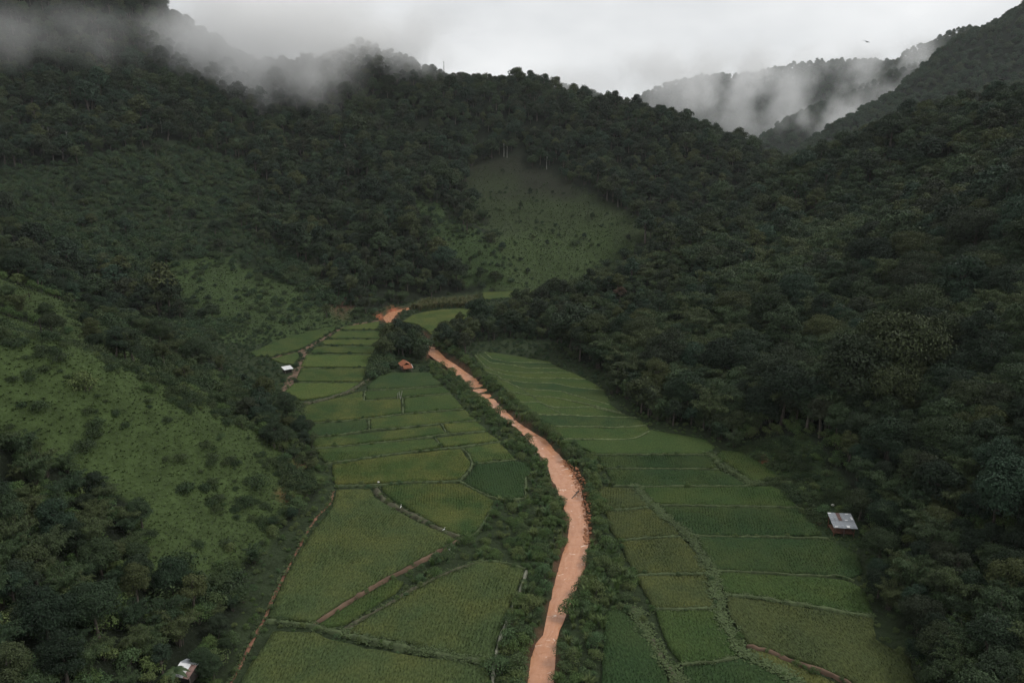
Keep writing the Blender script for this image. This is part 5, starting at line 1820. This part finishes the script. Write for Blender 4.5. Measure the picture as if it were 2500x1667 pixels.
rocks = [rock_mesh(200 + i, M['rock']) for i in range(6)]
rp = [G(a, b, -.4) for a, b in [(1372, 1118), (1384, 1118), (1412, 1150), (1436, 1192), (1447, 1225), (1444, 1262), (1440, 1320), (1424, 1330), (1427, 1260), (1420, 1222), (1404, 1180), (1390, 1150)]]
x, y = scatter(min(p[0] for p in rp), max(p[0] for p in rp), min(p[1] for p in rp), max(p[1] for p in rp), .62)
ok = pip(x, y, rp)
RK = [(a, b) for a, b in zip(x[ok], y[ok])]
random.shuffle(RK)
rv, rf = [], []
for i, (a, b) in enumerate(RK):
    z_ = max(ground_z(a, b), WATER_Z - .05)
    s_ = random.uniform(.24, .5) if i < 90 else random.uniform(.15, .32)
    m_ = rocks[i % 6]
    if i < 90:
        o = link(bpy.data.objects.new('riverside_rock', m_))
        o.location = (a, b, z_ + .12 * s_)
        o.rotation_euler = (random.uniform(-.4, .4), random.uniform(-.4, .4), random.uniform(0, 6))
        o.scale = (s_, s_, s_ * .9)
        tag(o, 'rough orange-brown rock heaped on the right river bank', 'rock', 'orange rocks on the right river bank')
    else:
        mt_ = Matrix.Translation((a, b, z_)) @ Matrix.Rotation(random.uniform(0, 6), 4, 'Z') @ Matrix.Scale(s_, 4)
        k0 = len(rv)
        rv += [tuple(mt_ @ v.co) for v in m_.vertices]
        rf += [tuple(k0 + q_ for q_ in p_.vertices) for p_ in m_.polygons]
if rv:
    tag(MB().poly(rv, rf).build('riverside_gravel', M['rock']), 'orange gravel between the rocks on the river bank', 'gravel', kind='stuff')

for (px_, py_, s_, lab) in ((924, 1181, .26, 'pale stone on the bund above the kite-shaped paddy'), (1097, 1346, .30, 'pale stone in the weeds below the largest paddy'), (2033, 1238, .32, 'pale stone in the rough grass behind the tin-roofed hut')):
    o = link(bpy.data.objects.new('pale_stone', rock_mesh(int(px_), M['pale_rock'])))
    a, b, c = base_at(px_, py_)
    o.location = (a, b, c + .42)
    o.scale = (s_, s_, s_)
    tag(o, lab, 'stone')


def egret(px_, py_, rz, lab):
    a, b, c = base_at(px_, py_)
    e = tag(empty('egret', (a, b, c + .42), rz), lab, 'bird')
    e.scale = (.85, .85, .85)
    MB().tube([(-.34, 0, .40), (-.2, 0, .44), (0, 0, .50), (.14, 0, .58), (.17, 0, .70), (.11, 0, .82), (.15, 0, .93), (.22, 0, .95), (.36, 0, .93)],
              [.01, .07, .105, .08, .035, .025, .026, .032, .005], 8).build('body', M['white'], e, True)
    for s_ in (-.04, .04):
        MB().tube([(0, s_, .42), (.03, s_, .2), (0, s_, -.15)], .012, 5).build('leg', M['dark_wood'], e)


egret(979, 1247, 1.2, 'white egret standing upright on the dark curved bund')
egret(1084, 1303, .3, 'white egret stooping near the lower end of the curved bund')

for i, (px_, py_, tilt, ht, lab) in enumerate(((971, 973, .1, 1.3, 'short pale stake left of the crossed stakes on the bund'), (977, 974, -.12, 1.9, 'pale stake leaning left in the pair of crossed stakes'), (977.5, 975, .28, 2.1, 'pale stake leaning right in the pair of crossed stakes'))):
    a, b, c = base_at(px_, py_)
    o = MB().tube([(0, 0, -.3), (math.sin(tilt) * ht * .5, 0, ht * .5), (math.sin(tilt) * ht, .05, ht)], [.09, .08, .06], 6).build('wooden_stake', M['pale_bark'])
    o.location = (a, b, c + .3)
    tag(o, lab, 'stake', 'pale stakes in the paddy')

for (px_, py_, ht, lab) in ((15, 737, 1.5, 'charred stump at the left edge of the upper grass strip'), (51, 750, 1.9, 'thickest charred stump on the upper grass strip'), (72, 727, 1.2, 'charred stump nearest the trees on the upper grass strip'),
                            (117, 750, 1.0, 'shortest charred stump on the upper grass strip'), (103, 826, 3.4, 'tall charred snag behind the grass slope crest')):
    a, b, c = march(px_, py_)
    o = MB().tube([(0, 0, -.4), (.03, .02, ht * .5), (-.04, 0, ht)], [.16, .12, .05], 7).build('charred_stump', M['dark_wood'])
    o.location = (a, b, ground_z(a, b))
    tag(o, lab, 'stump', 'charred stumps on the grass')

p0 = Vector((*G(1396, 1216, WATER_Z), WATER_Z + .02))
p1 = Vector((*G(1413, 1197, WATER_Z + .5), WATER_Z + .5))
lg = MB()
lg.tube([p0, (p0 + p1) / 2 + Vector((.1, 0, .05)), p1], [.07, .11, .14], 7)
lg.tube([(p0 + p1) / 2, (p0 + p1) / 2 + Vector((.6, .3, .35))], [.06, .02], 5)
lg.tube([p0 * .3 + p1 * .7, p0 * .3 + p1 * .7 + Vector((-.7, .5, .3))], [.05, .015], 5)
tag(lg.build('driftwood_log', M['bark']), 'dead branch lying in the river against the orange rocks', 'driftwood')

# mast on the ridge
rx_, ry_ = W(1084, 185, 640)[0], 640
mz_ = ground_z(rx_, ry_)
mt_h = W(1084, 151, 640)[2] - mz_
mst = MB().tube([(0, 0, -1), (0, 0, mt_h * .6), (.1, 0, mt_h)], [.45, .35, .22], 7)
mst.tube([(0, 0, mt_h * .97), (-.9, 0, mt_h * 1.02)], [.15, .08], 5)
o = mst.build('bare_trunk', M['bark'])
o.location = (rx_, ry_, mz_)
tag(o, 'thin bare trunk sticking up from the misty ridge line', 'dead tree')

# bird in flight
bp = W(2117, 103, 80)
bird = empty('flying_bird', bp, R(8))
tag(bird, 'dark bird gliding against the white sky', 'bird')
mb = MB()
prof = [(-.42, .01, 0), (-.30, .03, .005), (-.16, .06, .0), (0, .085, 0), (.16, .075, 0), (.27, .055, .02), (.36, .05, .025), (.42, .02, .02), (.48, .006, .012)]
mb.tube([(a, 0, c) for a, b, c in prof], [b for a, b, c in prof], 8)
for s_ in (-1, 1):
    sec = [(.16, .0, .02, .26), (.10, .28, .07, .24), (-.06, .58, .10, .17), (-.30, .86, .06, .03)]
    o0 = len(mb.v)
    for a, b, c, w_ in sec:
        mb.v += [(a + w_ / 2, s_ * b, c), (a, s_ * b, c + .022), (a - w_ / 2, s_ * b, c), (a, s_ * b, c - .012)]
    for j in range(3):
        for k in range(4):
            f = (o0 + j * 4 + k, o0 + j * 4 + (k + 1) % 4, o0 + (j + 1) * 4 + (k + 1) % 4, o0 + (j + 1) * 4 + k)
            mb.f.append(f if s_ > 0 else f[::-1])
    mb.f.append(tuple(o0 + 12 + k for k in range(4)))
mb.poly([(-.36, .03, 0), (-.36, -.03, 0), (-.56, -.12, 0), (-.52, 0, 0), (-.56, .12, 0), (-.36, 0, .02)], [(0, 5, 1), (5, 0, 4, 3), (1, 5, 3, 2), (0, 1, 2, 3, 4)])
bb = mb.build('body', M['bird'], bird, True)
bird.rotation_euler = (R(22), 0, R(22))
bird.scale = (.62, .62, .62)

# ------------------------------------------------------------------ air: haze through the valley and patches of mist on the slopes
def vol_mat(name, dens, dims=None, scale=.02, lo=.45, hi=.7, seed=0.0, colr=(1.0, 1.0, 1.0), stretch=(1, 1, 1), edge=.25, amp=4.4):
    m = bpy.data.materials.new(name)
    m.use_nodes = True
    t = m.node_tree
    t.nodes.clear()
    out = N(t, 'ShaderNodeOutputMaterial')
    pv = N(t, 'ShaderNodeVolumePrincipled')
    pv.inputs['Color'].default_value = (*colr, 1)
    pv.inputs['Density'].default_value = dens
    pv.inputs['Anisotropy'].default_value = 0.0
    t.links.new(pv.outputs[0], out.inputs['Volume'])
    if dims is None:
        return m
    tcn = N(t, 'ShaderNodeTexCoord')
    mp1 = N(t, 'ShaderNodeMapping')
    mp1.inputs['Scale'].default_value = (1 / dims[0], 1 / dims[1], 1 / dims[2])
    t.links.new(tcn.outputs['Object'], mp1.inputs['Vector'])
    ln = N(t, 'ShaderNodeVectorMath', operation='LENGTH')
    t.links.new(mp1.outputs[0], ln.inputs[0])
    fal = N(t, 'ShaderNodeMapRange', interpolation_type='SMOOTHSTEP')
    fal.inputs['From Min'].default_value = 1.0
    fal.inputs['From Max'].default_value = edge
    t.links.new(ln.outputs['Value'], fal.inputs['Value'])
    mp2 = N(t, 'ShaderNodeMapping')
    mp2.inputs['Scale'].default_value = stretch
    mp2.inputs['Location'].default_value = (seed * 31.7, seed * 17.1, seed * 5.3)
    t.links.new(tcn.outputs['Object'], mp2.inputs['Vector'])
    nz = N(t, 'ShaderNodeTexNoise')
    nz.inputs['Scale'].default_value = scale
    nz.inputs['Detail'].default_value = 5
    nz.inputs['Roughness'].default_value = .55
    t.links.new(mp2.outputs[0], nz.inputs['Vector'])
    # the cloud thins towards its edge: noise minus an edge threshold
    nn = N(t, 'ShaderNodeMath', operation='MULTIPLY_ADD')      # noise about zero
    nn.inputs[1].default_value = amp
    nn.inputs[2].default_value = -.51 * amp
    t.links.new(nz.outputs['Fac'], nn.inputs[0])
    ad = N(t, 'ShaderNodeMath', operation='MULTIPLY_ADD')
    ad.inputs[1].default_value = 1.0
    t.links.new(fal.outputs['Result'], ad.inputs[0])
    t.links.new(nn.outputs[0], ad.inputs[2])
    mr = N(t, 'ShaderNodeMapRange', interpolation_type='SMOOTHSTEP')
    mr.inputs['From Min'].default_value = lo
    mr.inputs['From Max'].default_value = hi
    mr.inputs['To Max'].default_value = dens
    t.links.new(ad.outputs[0], mr.inputs['Value'])
    mul = N(t, 'ShaderNodeMath', operation='MULTIPLY')
    t.links.new(mr.outputs['Result'], mul.inputs[0])
    t.links.new(fal.outputs['Result'], mul.inputs[1])
    t.links.new(mul.outputs[0], pv.inputs['Density'])
    return m


def ellipsoid(name, c, dims, mat, label):
    n1, n2 = 24, 12
    v_ = [(0, 0, dims[2])]
    for j in range(1, n2):
        for i in range(n1):
            th, ph = 2 * math.pi * i / n1, math.pi * j / n2
            v_.append((math.cos(th) * math.sin(ph) * dims[0], math.sin(th) * math.sin(ph) * dims[1], math.cos(ph) * dims[2]))
    v_.append((0, 0, -dims[2]))
    f_ = [(0, 1 + i, 1 + (i + 1) % n1) for i in range(n1)]
    for j in range(n2 - 2):
        o = 1 + j * n1
        f_ += [(o + i, o + n1 + i, o + n1 + (i + 1) % n1, o + (i + 1) % n1) for i in range(n1)]
    e = len(v_) - 1
    o = 1 + (n2 - 2) * n1
    f_ += [(e, o + (i + 1) % n1, o + i) for i in range(n1)]
    ob = MB().poly(v_, f_).build(name, mat)
    ob.location = c
    return tag(ob, label, 'mist', 'patches of mist on the mountains', 'stuff')


MIST = [
    # centre in the photo, distance, half sizes (photo px), half depth m, density, noise scale, raggedness, label
    (590, 75, 575, 430, 260, 70, .070, .014, 1.9, 'thick white mist rolling over the upper left mountain'),
    (880, 110, 618, 380, 150, 50, .050, .018, 3.2, 'thin mist trailing along the central ridge'),
    (130, 80, 498, 460, 140, 42, .012, .017, 3.4, 'faint mist wisps on the top left slope'),
    (620, 175, 548, 330, 150, 40, .026, .020, 4.0, 'ragged mist tongue hanging below the left ridge'),
    (1970, 275, 1110, 260, 160, 80, .024, .016, 5.0, 'white mist filling the side valley on the right'),
    (1720, 230, 1700, 520, 190, 160, .0095, .012, 5.5, 'broken low cloud over the distant blue hills'),
    (2050, 145, 1400, 240, 100, 110, .016, .013, 4.6, 'cloud fringe on the far right ridge'),
    (1660, 165, 2130, 420, 110, 150, .014, .010, 3.4, 'cloud swallowing the crest of the distant blue hills'),
    (1350, 195, 860, 300, 70, 60, .014, .015, 3.6, 'pale mist behind the central ridge'),
]
for i, (x_, y_, Y_, hw, hh, hd, de, sc_, am, lab) in enumerate(MIST):
    c_ = WD(x_, y_, Y_)
    k_ = Y_ / 1568.0
    dims = (hw * k_, hd, hh * k_)
    ellipsoid('mist', c_, dims, vol_mat('mist_air', de, dims, sc_, .25, 1.25, i + 1.0, stretch=(1, 1, .85), edge=.1, amp=am), lab)

hz = MB().box((0, 1250, 210), (7400, 5000, 440)).build('haze', vol_mat('haze_air', .000055, colr=(.93, .97, 1.0)))
tag(hz, 'thin bluish haze filling the valley air', 'haze', kind='stuff')
